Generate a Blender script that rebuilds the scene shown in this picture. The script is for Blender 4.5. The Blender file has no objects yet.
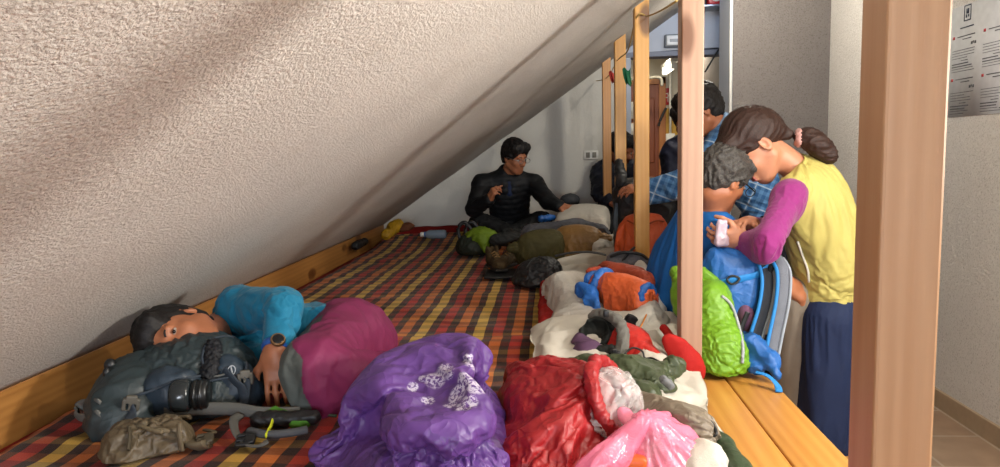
import bpy, math, random
import numpy as np
from mathutils import Vector, Matrix
scene = bpy.context.scene
COL = scene.collection
PI = math.pi
random.seed(7)

# ------------------------------------------------------------------ camera
FPX, EYE = 700.0, np.array([0.0, 0.0, 1.25])
YAW, PITCH, ROLL = -0.07383392, -0.11402222, math.radians(-1.5)
_f = np.array([math.sin(YAW)*math.cos(PITCH), math.cos(YAW)*math.cos(PITCH), math.sin(PITCH)])
_r = np.cross(_f, [0, 0, 1]); _r /= np.linalg.norm(_r); _u = np.cross(_r, _f)
CR = math.cos(ROLL)*_r + math.sin(ROLL)*_u
CU = math.cos(ROLL)*_u - math.sin(ROLL)*_r
CF = _f
cd = bpy.data.cameras.new('camera'); cam = bpy.data.objects.new('camera', cd); COL.objects.link(cam)
cd.sensor_width = 36; cd.lens = 36*FPX/1000; cd.clip_start = 0.02; cd.clip_end = 100
M = Matrix(((CR[0], CU[0], -CF[0], EYE[0]), (CR[1], CU[1], -CF[1], EYE[1]), (CR[2], CU[2], -CF[2], EYE[2]), (0, 0, 0, 1)))
cam.matrix_world = M
scene.camera = cam

# survey helpers: where a sight line of the survey photograph meets a real plane of the room
def ray(x, y): return CF + CR*(x-500)/FPX + CU*(233.5-y)/FPX
def P(x, y, Y):
    d = ray(x, y); return EYE + d*(Y/d[1])
def PX(x, y, X):
    d = ray(x, y); return EYE + d*(X/d[0])
def PZ(x, y, Z):
    d = ray(x, y); return EYE + d*((Z-EYE[2])/d[2])

# ------------------------------------------------------------------ noise
def _h(ix, iy, iz, s):
    n = (ix.astype(np.int64)*374761393 + iy.astype(np.int64)*668265263 + iz.astype(np.int64)*2147483647 + s*974711) & 0xffffffff
    n = ((n ^ (n >> 13))*1274126177) & 0xffffffff
    n = ((n ^ (n >> 16))*2246822519) & 0xffffffff
    return ((n ^ (n >> 15)) & 0xffff)/32767.5 - 1.0
_NR = np.array([[.80, -.36, .48], [.60, .48, -.64], [0., .80, .60]])
def noise(p, s=0):
    """smooth gradient noise, about -1..1"""
    p = np.asarray(p, float)@_NR; i = np.floor(p); f = p-i; w = f*f*f*(f*(f*6-15)+10)
    x, y, z = i[..., 0], i[..., 1], i[..., 2]
    r = 0
    for dx in (0, 1):
        for dy in (0, 1):
            for dz in (0, 1):
                g = sum(_h(x+dx, y+dy, z+dz, s*7+k)*(f[..., k]-(dx, dy, dz)[k]) for k in range(3))
                r = r + g*(w[..., 0] if dx else 1-w[..., 0])*(w[..., 1] if dy else 1-w[..., 1])*(w[..., 2] if dz else 1-w[..., 2])
    return np.clip(r*1.7, -1, 1)
def fbm(p, o=3, s=0):
    r, a, q = 0, 1.0, np.asarray(p, float)
    for k in range(o):
        r = r + a*noise(q, s+k); q = q*2.03+3.1; a *= .5
    return r
def ridge(p, s=0):
    n = np.abs(noise(p, s)); return .75*(1-2*n)+.25*(2*np.exp(-7*n)-.75)
def sstep(a, b, x):
    t = np.clip((x-a)/(b-a), 0, 1); return t*t*(3-2*t)

# ------------------------------------------------------------------ rotation helpers
def rot(axis, deg):
    return np.array(Matrix.Rotation(math.radians(deg), 3, axis))
def unit(v):
    v = np.asarray(v, float); return v/np.linalg.norm(v)
def frame(fwd, up):
    """columns right, forward, up"""
    f = unit(fwd); r = unit(np.cross(f, up)); u = np.cross(r, f)
    return np.stack([r, f, u], 1)
I3 = np.eye(3)

# ------------------------------------------------------------------ solid modelling by distance fields
def cap(a, b, ra, rb=None, k=None, op='+'): return dict(t='c', a=np.array(a, float), b=np.array(b, float), ra=ra, rb=ra if rb is None else rb, k=k, op=op)
def ell(c, r, R=None, k=None, op='+'): return dict(t='e', c=np.array(c, float), r=np.array(r, float), R=I3 if R is None else R, k=k, op=op)
def box(c, h, rd=.01, R=None, k=None, op='+'): return dict(t='b', c=np.array(c, float), r=np.array(h, float), rd=rd, R=I3 if R is None else R, k=k, op=op)
def tor(c, R1, r1, R=None, k=None, op='+', sq=1.0): return dict(t='t', c=np.array(c, float), R1=R1, r1=r1, sq=sq, R=I3 if R is None else R, k=k, op=op)
def chain(pts, rads, k=None):
    return [cap(pts[i], pts[i+1], rads[i], rads[i+1], k) for i in range(len(pts)-1)]
def xf(prims, R, t, s=1.0):
    out = []
    for p in prims:
        q = dict(p)
        for n in ('a', 'b', 'c'):
            if n in q: q[n] = R @ (q[n]*s) + t
        for n in ('ra', 'rb', 'r', 'rd', 'R1', 'r1'):
            if n in q: q[n] = q[n]*s
        if q['k'] is not None: q['k'] = q['k']*s
        if 'R' in q: q['R'] = R @ q['R']
        out.append(q)
    return out
def inflate(prims, d):
    out = []
    for p in prims:
        q = dict(p)
        if p['op'] == '+':
            if p['t'] == 'c': q['ra'] = p['ra']+d; q['rb'] = p['rb']+d
            elif p['t'] == 'e': q['r'] = p['r']+d
            elif p['t'] == 'b': q['r'] = p['r']+d; q['rd'] = p['rd']+max(d, 0)
            elif p['t'] == 't': q['r1'] = p['r1']+d
        out.append(q)
    return out
def pbounds(p):
    if p['t'] == 'c': return np.minimum(p['a']-p['ra'], p['b']-p['rb']), np.maximum(p['a']+p['ra'], p['b']+p['rb'])
    if p['t'] == 't': m = np.ones(3)*(p['R1']*max(1, p['sq'])+p['r1'])
    else: m = np.abs(p['R']) @ p['r']
    return p['c']-m, p['c']+m
def pdist(p, X):
    if p['t'] == 'c':
        ab = p['b']-p['a']; l2 = max(ab@ab, 1e-12)
        t = np.clip(((X-p['a'])@ab)/l2, 0, 1)
        return np.linalg.norm(X-p['a']-t[..., None]*ab, axis=-1)-(p['ra']+(p['rb']-p['ra'])*t)
    q = (X-p['c'])@p['R']
    if p['t'] == 'e':
        k0 = np.linalg.norm(q/p['r'], axis=-1); k1 = np.linalg.norm(q/(p['r']**2), axis=-1)
        return k0*(k0-1)/np.maximum(k1, 1e-9)
    if p['t'] == 't':
        q = q*np.array([1, 1/p['sq'], 1])
        a = np.hypot(q[..., 0], q[..., 1])-p['R1']; return np.hypot(a, q[..., 2])-p['r1']
    d = np.abs(q)-(p['r']-p['rd'])
    return np.linalg.norm(np.maximum(d, 0), axis=-1)+np.minimum(d.max(-1), 0)-p['rd']
def solid(prims, h=.01, k=.03, disp=None):
    """one closed surface from a list of blended shapes; returns verts, faces"""
    adds = [p for p in prims if p['op'] == '+']
    lo = np.min([pbounds(p)[0] for p in adds], 0)-h*3-.01; hi = np.max([pbounds(p)[1] for p in adds], 0)+h*3+.01
    n = np.ceil((hi-lo)/h).astype(int)+1
    F = np.full(n, 9.0, np.float32)
    for p in prims:
        a, b = pbounds(p); kk = k if p['k'] is None else p['k']; m = kk+h*3
        i0 = np.clip(np.floor((a-m-lo)/h).astype(int), 0, n-1); i1 = np.clip(np.ceil((b+m-lo)/h).astype(int)+1, 1, n)
        if (i1 <= i0).any(): continue
        g = np.stack(np.meshgrid(*[lo[d]+h*np.arange(i0[d], i1[d]) for d in range(3)], indexing='ij'), -1)
        D = pdist(p, g).astype(np.float32); sl = tuple(slice(i0[d], i1[d]) for d in range(3)); A = F[sl]
        if p['op'] == '+':
            e = np.maximum(kk-np.abs(A-D), 0)/max(kk, 1e-6); F[sl] = np.minimum(A, D)-e*e*kk*.25
        else:
            e = np.maximum(kk-np.abs(A+D), 0)/max(kk, 1e-6); F[sl] = np.maximum(A, -D)+e*e*kk*.25
    S = F < 0
    c = [(x, y, z) for x in (0, 1) for y in (0, 1) for z in (0, 1)]
    cnt = sum(S[x:n[0]-1+x, y:n[1]-1+y, z:n[2]-1+z].astype(np.int8) for x, y, z in c)
    idx = np.argwhere((cnt > 0) & (cnt < 8))
    if len(idx) == 0: return np.zeros((0, 3)), []
    ids = np.full(n-1, -1, np.int64); ids[tuple(idx.T)] = np.arange(len(idx))
    V = np.stack([F[tuple((idx+np.array(o)).T)] for o in c], 1)
    acc = np.zeros((len(idx), 3)); w = np.zeros(len(idx))
    for i in range(8):
        for j in range(i+1, 8):
            if sum(abs(c[i][d]-c[j][d]) for d in range(3)) != 1: continue
            x = (V[:, i] < 0) != (V[:, j] < 0)
            t = V[x, i]/(V[x, i]-V[x, j])
            acc[x] += np.array(c[i])+t[:, None]*(np.array(c[j])-np.array(c[i])); w[x] += 1
    verts = lo+h*(idx+acc/w[:, None])
    faces = []
    for ax in range(3):
        o1, o2 = (ax+1) % 3, (ax+2) % 3
        sl0 = [slice(None)]*3; sl1 = [slice(None)]*3
        sl0[ax] = slice(0, n[ax]-1); sl1[ax] = slice(1, n[ax])
        A, B = S[tuple(sl0)], S[tuple(sl1)]
        e = np.argwhere(A != B); e = e[(e[:, o1] > 0) & (e[:, o2] > 0) & (e[:, o1] < n[o1]-1) & (e[:, o2] < n[o2]-1)]
        q = []
        for d1, d2 in ((-1, -1), (0, -1), (0, 0), (-1, 0)):
            cc = e.copy(); cc[:, o1] += d1; cc[:, o2] += d2; q.append(ids[tuple(cc.T)])
        q = np.stack(q, 1); fl = ~A[tuple(e.T)]
        q[fl] = q[fl][:, ::-1]
        faces.append(q)
    faces = np.concatenate(faces)
    faces = faces[(faces >= 0).all(1)]
    verts = relax(verts, faces, 2)
    if disp is not None:
        N = normals(verts, faces); verts = verts+N*disp(verts, N)[:, None]
    return verts, faces
def relax(v, f, it):
    for _ in range(it):
        s = np.zeros_like(v); c = np.zeros(len(v))
        for i in range(4):
            j = (i+1) % 4
            np.add.at(s, f[:, i], v[f[:, j]]); np.add.at(c, f[:, i], 1)
            np.add.at(s, f[:, j], v[f[:, i]]); np.add.at(c, f[:, j], 1)
        v = v*.5+.5*s/np.maximum(c, 1)[:, None]
    return v
def normals(v, f):
    n = np.cross(v[f[:, 2]]-v[f[:, 0]], v[f[:, 3]]-v[f[:, 1]]); N = np.zeros_like(v)
    for i in range(4): np.add.at(N, f[:, i], n)
    return N/np.maximum(np.linalg.norm(N, axis=1), 1e-12)[:, None]
def wrinkle(amp=.006, sc=(18, 18, 18), s=0, amp2=.002, R=None, sharp=1.0):
    sc = np.array(sc, float)
    def d(v, N):
        q = v if R is None else v@R
        w = q+.03*np.stack([noise(q*9, s+5), noise(q*9, s+6), noise(q*9, s+7)], -1)
        return amp*(np.maximum(ridge(w*sc, s), -.4)*sharp)-amp*.4+amp2*fbm(q*sc*2.3, 2, s+3)
    return d

def split4(v, f):
    """each quad into four, then eased"""
    f = np.asarray(f); n = len(v); m = len(f)
    e = np.stack([f, np.roll(f, -1, 1)], -1).reshape(-1, 2); es = np.sort(e, 1)
    u, inv = np.unique(es[:, 0].astype(np.int64)*(n+1)+es[:, 1], return_inverse=True)
    a, b = u//(n+1), u % (n+1); ep = (v[a]+v[b])/2; fp = v[f].mean(1)
    V = np.concatenate([v, ep, fp]); E = inv.reshape(m, 4)+n; C = np.arange(m)+n+len(u)
    F = np.concatenate([np.stack([f[:, i], E[:, i], C, E[:, i-1]], 1) for i in range(4)])
    return relax(V, F, 1), F
# ------------------------------------------------------------------ linking and naming
def _link(name, v, f, m, parent=None, smooth=True):
    me = bpy.data.meshes.new(name)
    o = bpy.data.objects.new(name, me)
    v = np.asarray(v, float)
    if parent is not None: off = np.array(root_loc(parent))
    else: off = np.zeros(3)
    me.from_pydata((v-off).tolist(), [], f.tolist() if hasattr(f, 'tolist') else f)
    if smooth: me.polygons.foreach_set('use_smooth', [True]*len(me.polygons))
    if isinstance(m, (list, tuple)):
        for x in m: me.materials.append(x)
    else: me.materials.append(m)
    me.update(); COL.objects.link(o)
    if parent is not None: o.parent = parent
    return o
def root_loc(p):
    x = Vector((0, 0, 0))
    while p is not None: x = x+p.location; p = p.parent
    return x
def tag(o, label=None, cat=None, group=None, kind=None):
    if label: o['label'] = label
    if cat: o['category'] = cat
    if group: o['group'] = group
    if kind: o['kind'] = kind
    return o
def thing(name, label, cat, loc=(0, 0, 0), group=None):
    o = bpy.data.objects.new(name, None); COL.objects.link(o); o.location = Vector([float(x) for x in loc]); o.empty_display_size = .05
    return tag(o, label, cat, group)
def single(name, vf, m, label, cat, group=None, smooth=True):
    """a thing that is one mesh, its origin at its base"""
    v, f = vf; v = np.asarray(v, float)
    c = (v.min(0)+v.max(0))/2; c[2] = v[:, 2].min()
    o = _link(name, v-c, f, m, None, smooth); o.location = Vector(c.tolist())
    return tag(o, label, cat, group)
def part(name, vf, m, parent, label=None, smooth=True):
    o = _link(name, vf[0], vf[1], m, parent, smooth)
    if label: o['label'] = label
    return o
def struct(name, vf, m, smooth=False):
    return tag(_link(name, vf[0], vf[1], m, None, smooth), kind='structure')

# ------------------------------------------------------------------ plain shapes
def join(*parts):
    V, F, n = [], [], 0
    for v, f in parts:
        V += [list(x) for x in np.asarray(v)]; F += [[i+n for i in q] for q in (f.tolist() if hasattr(f, 'tolist') else f)]; n = len(V)
    return np.array(V), F
def cub(x0, x1, y0, y1, z0, z1, b=0.0):
    """box, its edges eased by b"""
    import bmesh
    bm = bmesh.new(); bmesh.ops.create_cube(bm, size=1)
    for v in bm.verts: v.co = Vector(((x0+x1)/2+v.co.x*(x1-x0), (y0+y1)/2+v.co.y*(y1-y0), (z0+z1)/2+v.co.z*(z1-z0)))
    if b > 0: bmesh.ops.bevel(bm, geom=list(bm.edges), offset=b, segments=2, affect='EDGES', profile=.5)
    bm.verts.index_update()
    r = np.array([v.co[:] for v in bm.verts]), [[v.index for v in f.verts] for f in bm.faces]
    bm.free(); return r
def moved(vf, R, t): return np.asarray(vf[0])@np.asarray(R).T+np.asarray(t), vf[1]
def tube(pts, r, seg=8, closed=False, flat=1.0, up=(0, 0, 1)):
    """a round or flattened strap along points"""
    p = np.array(pts, float); n = len(p); V, F = [], []
    rr = r if hasattr(r, '__len__') else [r]*n
    for i in range(n):
        a = p[(i-1) % n] if closed or i > 0 else p[0]; b = p[(i+1) % n] if closed or i < n-1 else p[-1]
        t = unit(b-a); u0 = np.array(up, float)
        if abs(t@u0) > .95: u0 = np.array([1., 0, 0]) if abs(t[0]) < .9 else np.array([0, 1., 0])
        s = unit(np.cross(t, u0)); u = np.cross(s, t)
        for k in range(seg):
            an = 2*PI*k/seg; V.append(p[i]+rr[i]*(math.cos(an)*s+flat*math.sin(an)*u))
    for i in range(n if closed else n-1):
        for k in range(seg):
            a, b = i*seg+k, i*seg+(k+1) % seg; c, d = ((i+1) % n)*seg+(k+1) % seg, ((i+1) % n)*seg+k
            F.append([a, b, c, d])
    if not closed: F.append([k for k in range(seg)][::-1]); F.append([(n-1)*seg+k for k in range(seg)])
    return np.array(V), F
def curve(pts, n=24, closed=False):
    p = np.array(pts, float); m = len(p); out = []
    segs = m if closed else m-1
    for i in range(segs):
        p0, p1, p2, p3 = (p[(i-1) % m], p[i], p[(i+1) % m], p[(i+2) % m]) if closed else (p[max(i-1, 0)], p[i], p[i+1], p[min(i+2, m-1)])
        for t in np.linspace(0, 1, max(2, n//segs), endpoint=False):
            out.append(.5*(2*p1+(p2-p0)*t+(2*p0-5*p1+4*p2-p3)*t*t+(3*p1-p0-3*p2+p3)*t**3))
    if not closed: out.append(p[-1])
    return np.array(out)
def sheet(fn, nu, nv, thick=.006):
    """cloth with thickness: fn(u,v)->points (arrays)"""
    u, v = np.meshgrid(np.linspace(0, 1, nu), np.linspace(0, 1, nv), indexing='ij')
    p = fn(u, v).reshape(-1, 3); F = []
    for i in range(nu-1):
        for j in range(nv-1): F.append([i*nv+j, (i+1)*nv+j, (i+1)*nv+j+1, i*nv+j+1])
    F = np.array(F); N = normals(p, F); q = p-N*thick; m = len(p)
    B = F[:, ::-1]+m; E = []
    for i in range(nu-1):
        for j, s in ((0, 1), (nv-1, -1)):
            a, b = i*nv+j, (i+1)*nv+j; E.append([b, a, a+m, b+m][::s])
    for j in range(nv-1):
        for i, s in ((0, -1), (nu-1, 1)):
            a, b = i*nv+j, i*nv+j+1; E.append([b, a, a+m, b+m][::s])
    return np.concatenate([p, q]), np.concatenate([F, B, np.array(E)])
def quad_patch(c00, c10, c11, c01, u, v):
    c = [np.array(x, float) for x in (c00, c10, c11, c01)]
    return ((1-u)*(1-v))[..., None]*c[0]+(u*(1-v))[..., None]*c[1]+(u*v)[..., None]*c[2]+((1-u)*v)[..., None]*c[3]

# ------------------------------------------------------------------ materials
def lin(h):
    h = h.lstrip('#'); c = [int(h[i:i+2], 16)/255 for i in (0, 2, 4)]
    return tuple(x/12.92 if x <= .04045 else ((x+.055)/1.055)**2.4 for x in c)+(1,)
class NT:
    def __init__(s, name):
        s.m = bpy.data.materials.new(name); s.m.use_nodes = True; s.t = s.m.node_tree; s.b = s.t.nodes['Principled BSDF']
    def n(s, ty, **kw):
        x = s.t.nodes.new(ty)
        for k, v in kw.items():
            if k.startswith('i_'): x.inputs[k[2:].replace('_', ' ')].default_value = v
            else: setattr(x, k, v)
        return x
    def l(s, a, b): s.t.links.new(a, b)
    def coord(s, scale=(1, 1, 1), kind='Object', loc=(0, 0, 0)):
        c = s.n('ShaderNodeTexCoord'); m = s.n('ShaderNodeMapping'); m.inputs['Scale'].default_value = scale; m.inputs['Location'].default_value = loc
        s.l(c.outputs[kind], m.inputs['Vector']); return m.outputs['Vector']
    def noise(s, vec, scale, detail=3, rough=.5, dist=0):
        x = s.n('ShaderNodeTexNoise'); x.inputs['Scale'].default_value = scale; x.inputs['Detail'].default_value = detail
        x.inputs['Roughness'].default_value = rough; x.inputs['Distortion'].default_value = dist; s.l(vec, x.inputs['Vector']); return x.outputs['Fac']
    def ramp(s, fac, stops, interp='LINEAR'):
        x = s.n('ShaderNodeValToRGB'); r = x.color_ramp; r.interpolation = interp
        while len(r.elements) < len(stops): r.elements.new(.5)
        for e, (p, c) in zip(r.elements, stops): e.position = p; e.color = c if len(c) == 4 else tuple(c)+(1,)
        s.l(fac, x.inputs['Fac']); return x.outputs['Color']
    def math(s, op, a, b=None):
        x = s.n('ShaderNodeMath', operation=op)
        for i, q in enumerate((a, b)):
            if q is None: continue
            if isinstance(q, (int, float)): x.inputs[i].default_value = q
            else: s.l(q, x.inputs[i])
        return x.outputs[0]
    def mix(s, fac, a, b, mode='MIX'):
        x = s.n('ShaderNodeMix', data_type='RGBA', blend_type=mode)
        for i, q in ((0, fac), (6, a), (7, b)):
            if isinstance(q, (int, float)): x.inputs[i].default_value = q
            elif isinstance(q, tuple): x.inputs[i].default_value = q
            else: s.l(q, x.inputs[i])
        return x.outputs[2]
    def bump(s, h, strength=.3, dist=.01):
        x = s.n('ShaderNodeBump'); x.inputs['Strength'].default_value = strength; x.inputs['Distance'].default_value = dist
        s.l(h, x.inputs['Height']); s.l(x.outputs[0], s.b.inputs['Normal'])
    def col(s, c): s.l(c, s.b.inputs['Base Color'])
    def set(s, **kw):
        for k, v in kw.items(): s.b.inputs[k.replace('_', ' ')].default_value = v
def fabric(name, c, rough=.75, var=.12, weave=350, bump=.15, sheen=.0, spec=.3, crinkle=0):
    t = NT(name); v = t.coord(); k = tuple(x*.80 for x in lin(c)[:3])+(1,)
    n = t.noise(v, 14, 4)
    t.col(t.ramp(n, [(.25, tuple(x*(1-var) for x in k[:3])), (.75, tuple(min(1, x*(1+var)) for x in k[:3]))]))
    h = t.noise(v, weave, 2)
    if crinkle:
        def cr(sc, seed):
            q = t.coord((1, 1, 1), loc=(seed, seed*.7, 0)); z = t.noise(q, sc, 1.5, .4, .5)
            return t.math('POWER', t.math('SUBTRACT', 1.0, t.math('ABSOLUTE', t.math('MULTIPLY', t.math('SUBTRACT', z, .5), 3.2))), 3.0)
        h = t.math('ADD', t.math('MULTIPLY', h, .06), t.math('MULTIPLY', t.math('ADD', cr(13, 1.3), t.math('MULTIPLY', cr(31, 4.1), .5)), crinkle))
        t.bump(h, .55, .007)
    else: t.bump(h, bump, .004); t.set(Roughness=rough); t.b.inputs['Specular IOR Level'].default_value = spec
    if sheen: t.b.inputs['Sheen Weight'].default_value = sheen
    return t.m
def plain(name, c, rough=.5, metal=0, spec=.5):
    t = NT(name); k = lin(c); v = t.coord()
    t.col(t.ramp(t.noise(v, 30, 2), [(.3, tuple(x*.94 for x in k[:3])), (.7, tuple(min(1, x*1.05) for x in k[:3]))]))
    t.set(Roughness=rough, Metallic=metal); t.b.inputs['Specular IOR Level'].default_value = spec
    return t.m
def wood(name, c1, c2, axis=2, rough=.4, knots=True, grain=1.0, seed=0):
    t = NT(name); sc = [9.0, 9.0, 9.0]; sc[axis] = .55
    v = t.coord(tuple(sc), loc=(seed*3.1, seed*1.7, seed*2.3))
    n1 = t.noise(v, 1.2, 3, .5, .6)
    w = t.n('ShaderNodeTexWave', wave_type='RINGS', rings_direction='XYZ'[axis]); w.inputs['Scale'].default_value = 1.9*grain; w.inputs['Distortion'].default_value = 7; w.inputs['Detail'].default_value = 2; w.inputs['Detail Scale'].default_value = .8
    t.l(v, w.inputs['Vector'])
    f = t.math('ADD', t.math('MULTIPLY', w.outputs['Fac'], .22), t.math('MULTIPLY', n1, .75))
    c = t.ramp(f, [(.15, lin(c1)), (.8, lin(c2))])
    fine = t.noise(v, 14, 2)
    c = t.mix(t.math('MULTIPLY', fine, .22), c, tuple(x*.55 for x in lin(c1)[:3])+(1,))
    if knots:
        sk = [5.0, 5.0, 5.0]; sk[axis] = 2.2
        vk = t.coord(tuple(sk), loc=(seed*.7+.3, seed*.4, seed*.9))
        vo = t.n('ShaderNodeTexVoronoi', feature='F1'); vo.inputs['Scale'].default_value = 1.0; t.l(vk, vo.inputs['Vector'])
        kf = t.ramp(vo.outputs['Distance'], [(.0, (1, 1, 1, 1)), (.13, (.8, .8, .8, 1)), (.19, (0, 0, 0, 1))])
        c = t.mix(kf, c, lin('#5a3312'))
    t.col(c); t.bump(fine, .12, .003); t.set(Roughness=rough)
    return t.m
def film(name, c, alpha=.35, rough=.12):
    """thin crinkled plastic"""
    t = NT(name); v = t.coord(); t.b.inputs['Base Color'].default_value = lin(c)
    t.set(Roughness=rough, Alpha=alpha); t.b.inputs['Specular IOR Level'].default_value = .8
    n = t.noise(v, 26, 4, .55, 1.2); t.bump(n, .7, .010)
    return t.m
def skinmat(name, c):
    t = NT(name); v = t.coord(); k = tuple(x*.86 for x in lin(c)[:3])+(1,)
    t.col(t.ramp(t.noise(v, 25, 4), [(.3, (k[0]*.9, k[1]*.84, k[2]*.82, 1)), (.7, (min(1, k[0]*1.06), k[1]*1.04, k[2]*1.02, 1))]))
    t.set(Roughness=.5); t.b.inputs['Subsurface Weight'].default_value = .08; t.b.inputs['Subsurface Radius'].default_value = (.01, .004, .002)
    t.bump(t.noise(v, 300, 2), .08, .002); return t.m
def hairmat(name, c, c2):
    t = NT(name); v = t.coord((1, 1, 1)); n = t.noise(v, 220, 3, .6, .5)
    t.col(t.ramp(n, [(.3, lin(c)), (.75, lin(c2))])); t.set(Roughness=.55); t.b.inputs['Specular IOR Level'].default_value = .35; t.bump(n, .5, .003); return t.m
# ------------------------------------------------------------------ cloth: let a skin a little too large settle on its filling
SIM = True
def clothify(vf, grow=.10, frames=16, inset=.012, bend=.05, grav=.5, iters=1, selfc=False, mass=.12, tens=14, thick=.002, seed=0, ground=None, under=None, div=True, post=0):
    v, f = vf
    if not SIM: return vf
    N = normals(v, f)
    def mk(n, vv):
        me = bpy.data.meshes.new(n); me.from_pydata(vv.tolist(), [], f.tolist()); o = bpy.data.objects.new(n, me); COL.objects.link(o); return o
    vi = relax(v, f, 2)
    col = mk('tmp_filling', vi-N*inset if under is None else v+np.array([0, 0, -under])); clo = mk('tmp_cloth', v+N*.0008*noise(v*60, 3+seed)[:, None])
    c = col.modifiers.new('c', 'COLLISION'); col.collision.thickness_outer = thick; col.collision.thickness_inner = .02; col.collision.cloth_friction = 8; col.collision.damping = .5
    gr = None
    if ground is not None:
        me = bpy.data.meshes.new('tmp_ground'); me.from_pydata([(-3, -1, ground), (3, -1, ground), (3, 7, ground), (-3, 7, ground)], [], [[0, 1, 2, 3]]); gr = bpy.data.objects.new('tmp_ground', me); COL.objects.link(gr)
        gr.modifiers.new('c', 'COLLISION'); gr.collision.thickness_outer = .004; gr.collision.cloth_friction = 20
    m = clo.modifiers.new('c', 'CLOTH'); s = m.settings
    s.quality = 5; s.mass = mass; s.tension_stiffness = tens; s.compression_stiffness = tens; s.shear_stiffness = tens*.4; s.bending_stiffness = bend
    s.tension_damping = 8; s.compression_damping = 8; s.shear_damping = 8; s.bending_damping = .5; s.air_damping = 2
    s.shrink_min = -grow; s.shrink_max = -grow; s.effector_weights.gravity = grav
    m.collision_settings.collision_quality = 2; m.collision_settings.distance_min = .002; m.collision_settings.use_self_collision = selfc
    if selfc: m.collision_settings.self_distance_min = .003
    m.point_cache.frame_start = 1; m.point_cache.frame_end = frames+1
    for fr in range(1, frames+1): scene.frame_set(fr)
    dg = bpy.context.evaluated_depsgraph_get(); me = clo.evaluated_get(dg).to_mesh()
    out = np.empty(len(me.vertices)*3, np.float32); me.vertices.foreach_get('co', out); out = out.reshape(-1, 3).astype(float)
    clo.evaluated_get(dg).to_mesh_clear()
    for o in (clo, col)+((gr,) if gr else ()):
        d = o.data; bpy.data.objects.remove(o, do_unlink=True); bpy.data.meshes.remove(d)
    scene.frame_set(1)
    if not np.isfinite(out).all() or np.abs(out-v).max() > .25: out = np.where(np.isfinite(out), out, v); out = v+np.clip(out-v, -.06, .06)
    out = relax(out, f, iters) if iters else out
    if not div: return out, f
    out, f = split4(out, f)
    if post:
        w = out+.02*np.stack([noise(out*11, 31), noise(out*11, 32), noise(out*11, 33)], -1)
        out = out+normals(out, f)*(post*(ridge(w*np.array([24, 24, 15]), 41)+.5*ridge(w*52, 42)))[:, None]
    return out, f

def soft(prims, h=.008, k=.03, disp=None, **kw):
    return clothify(solid(prims, h, k, disp), **kw)
def thicken(v, f, t=.006, nu=0, nv=0):
    N = normals(v, f); q = v-N*t; m = len(v); E = []
    for i in range(nu-1):
        for j, s in ((0, 1), (nv-1, -1)):
            a, b = i*nv+j, (i+1)*nv+j; E.append([b, a, a+m, b+m][::s])
    for j in range(nv-1):
        for i, s in ((0, -1), (nu-1, 1)):
            a, b = i*nv+j, i*nv+j+1; E.append([b, a, a+m, b+m][::s])
    return np.concatenate([v, q]), np.concatenate([np.asarray(f), np.asarray(f)[:, ::-1]+m, np.array(E)])
def soft_sheet(fn, nu, nv, thick=.006, **kw):
    """a sheet a little too large for its place, settled on what lies below"""
    v, f = sheet(fn, nu, nv, thick)
    m = nu*nv; v = v[:m]; f = f[:(nu-1)*(nv-1)]
    if normals(v, f)[:, 2].mean() < 0: f = f[:, ::-1]
    if SIM: v, f = clothify((v, f), under=.008, div=False, **kw)
    return thicken(v, f, thick, nu, nv)
# ------------------------------------------------------------------ room materials
def plaster(name, c, scale=55, strength=.55, stains=0.0, dist=.012):
    t = NT(name); v = t.coord(); k = lin(c)
    big = t.noise(v, 1.6, 4, .6)
    cc = t.ramp(big, [(.3, tuple(x*.94 for x in k[:3])), (.7, tuple(min(1, x*1.04) for x in k[:3]))])
    if stains:
        sv = t.coord((1.2, 1.2, 3.0)); st = t.noise(sv, 1.5, 5, .62)
        sf = t.ramp(st, [(.60, (0, 0, 0, 1)), (.74, (1, 1, 1, 1))])
        cc = t.mix(t.math('MULTIPLY', sf, stains), cc, lin('#8f8068'))
    gr = t.ramp(t.noise(v, scale*1.1, 3, .6), [(.30, (.66, .64, .61, 1)), (.46, (1, 1, 1, 1)), (.8, (1.06, 1.06, 1.06, 1))])
    if scale > 65: cc = t.mix(1.0, cc, gr, 'MULTIPLY')
    t.col(cc)
    h = t.math('ADD', t.noise(v, scale, 5, .6), t.math('MULTIPLY', t.noise(v, scale*.45, 3), .6))
    t.bump(h, strength, dist); t.set(Roughness=.9); t.b.inputs['Specular IOR Level'].default_value = .2
    return t.m
M_ceil = plaster('ceiling_plaster', '#d2cdc5', 185, .85, .25, .010)
M_wall = plaster('rough_wall_plaster', '#d6d1ca', 120, .9, 0, .011)
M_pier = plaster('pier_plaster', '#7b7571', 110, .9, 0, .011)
M_back = plaster('back_wall_paint', '#d2cfc6', 60, .2)
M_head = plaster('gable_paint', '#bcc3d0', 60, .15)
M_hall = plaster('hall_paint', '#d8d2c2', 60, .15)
M_dark = plaster('hall_shade_taupe', '#5d5650', 60, .15)  # shadow on the hall's right wall put into a dark taupe colour
M_ochre = plain('ochre_paint', '#c79c3e', .6)
M_board = wood('board_wood', '#93602c', '#b88344', 1, .45, True, .8, 3)
M_ledge = wood('ledge_wood', '#a96c28', '#c59046', 1, .36, True, .8, 5)
M_deck = wood('deck_wood', '#a8763a', '#c99a58', 1, .5, False, 1, 1)
M_door = wood('door_wood', '#6a2f17', '#8d4a26', 2, .45, False, 1, 2)
M_dframe = wood('door_frame_wood', '#9a5c2b', '#b97a40', 2, .45, False, 1, 4)
M_white = plain('white_plastic', '#e6e4dc', .4)
M_black = plain('black_plastic', '#17181a', .45)
M_metalg = plain('grey_metal', '#8b8f96', .35, .8)
M_red = plain('red_enamel', '#b3232a', .4)

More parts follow.
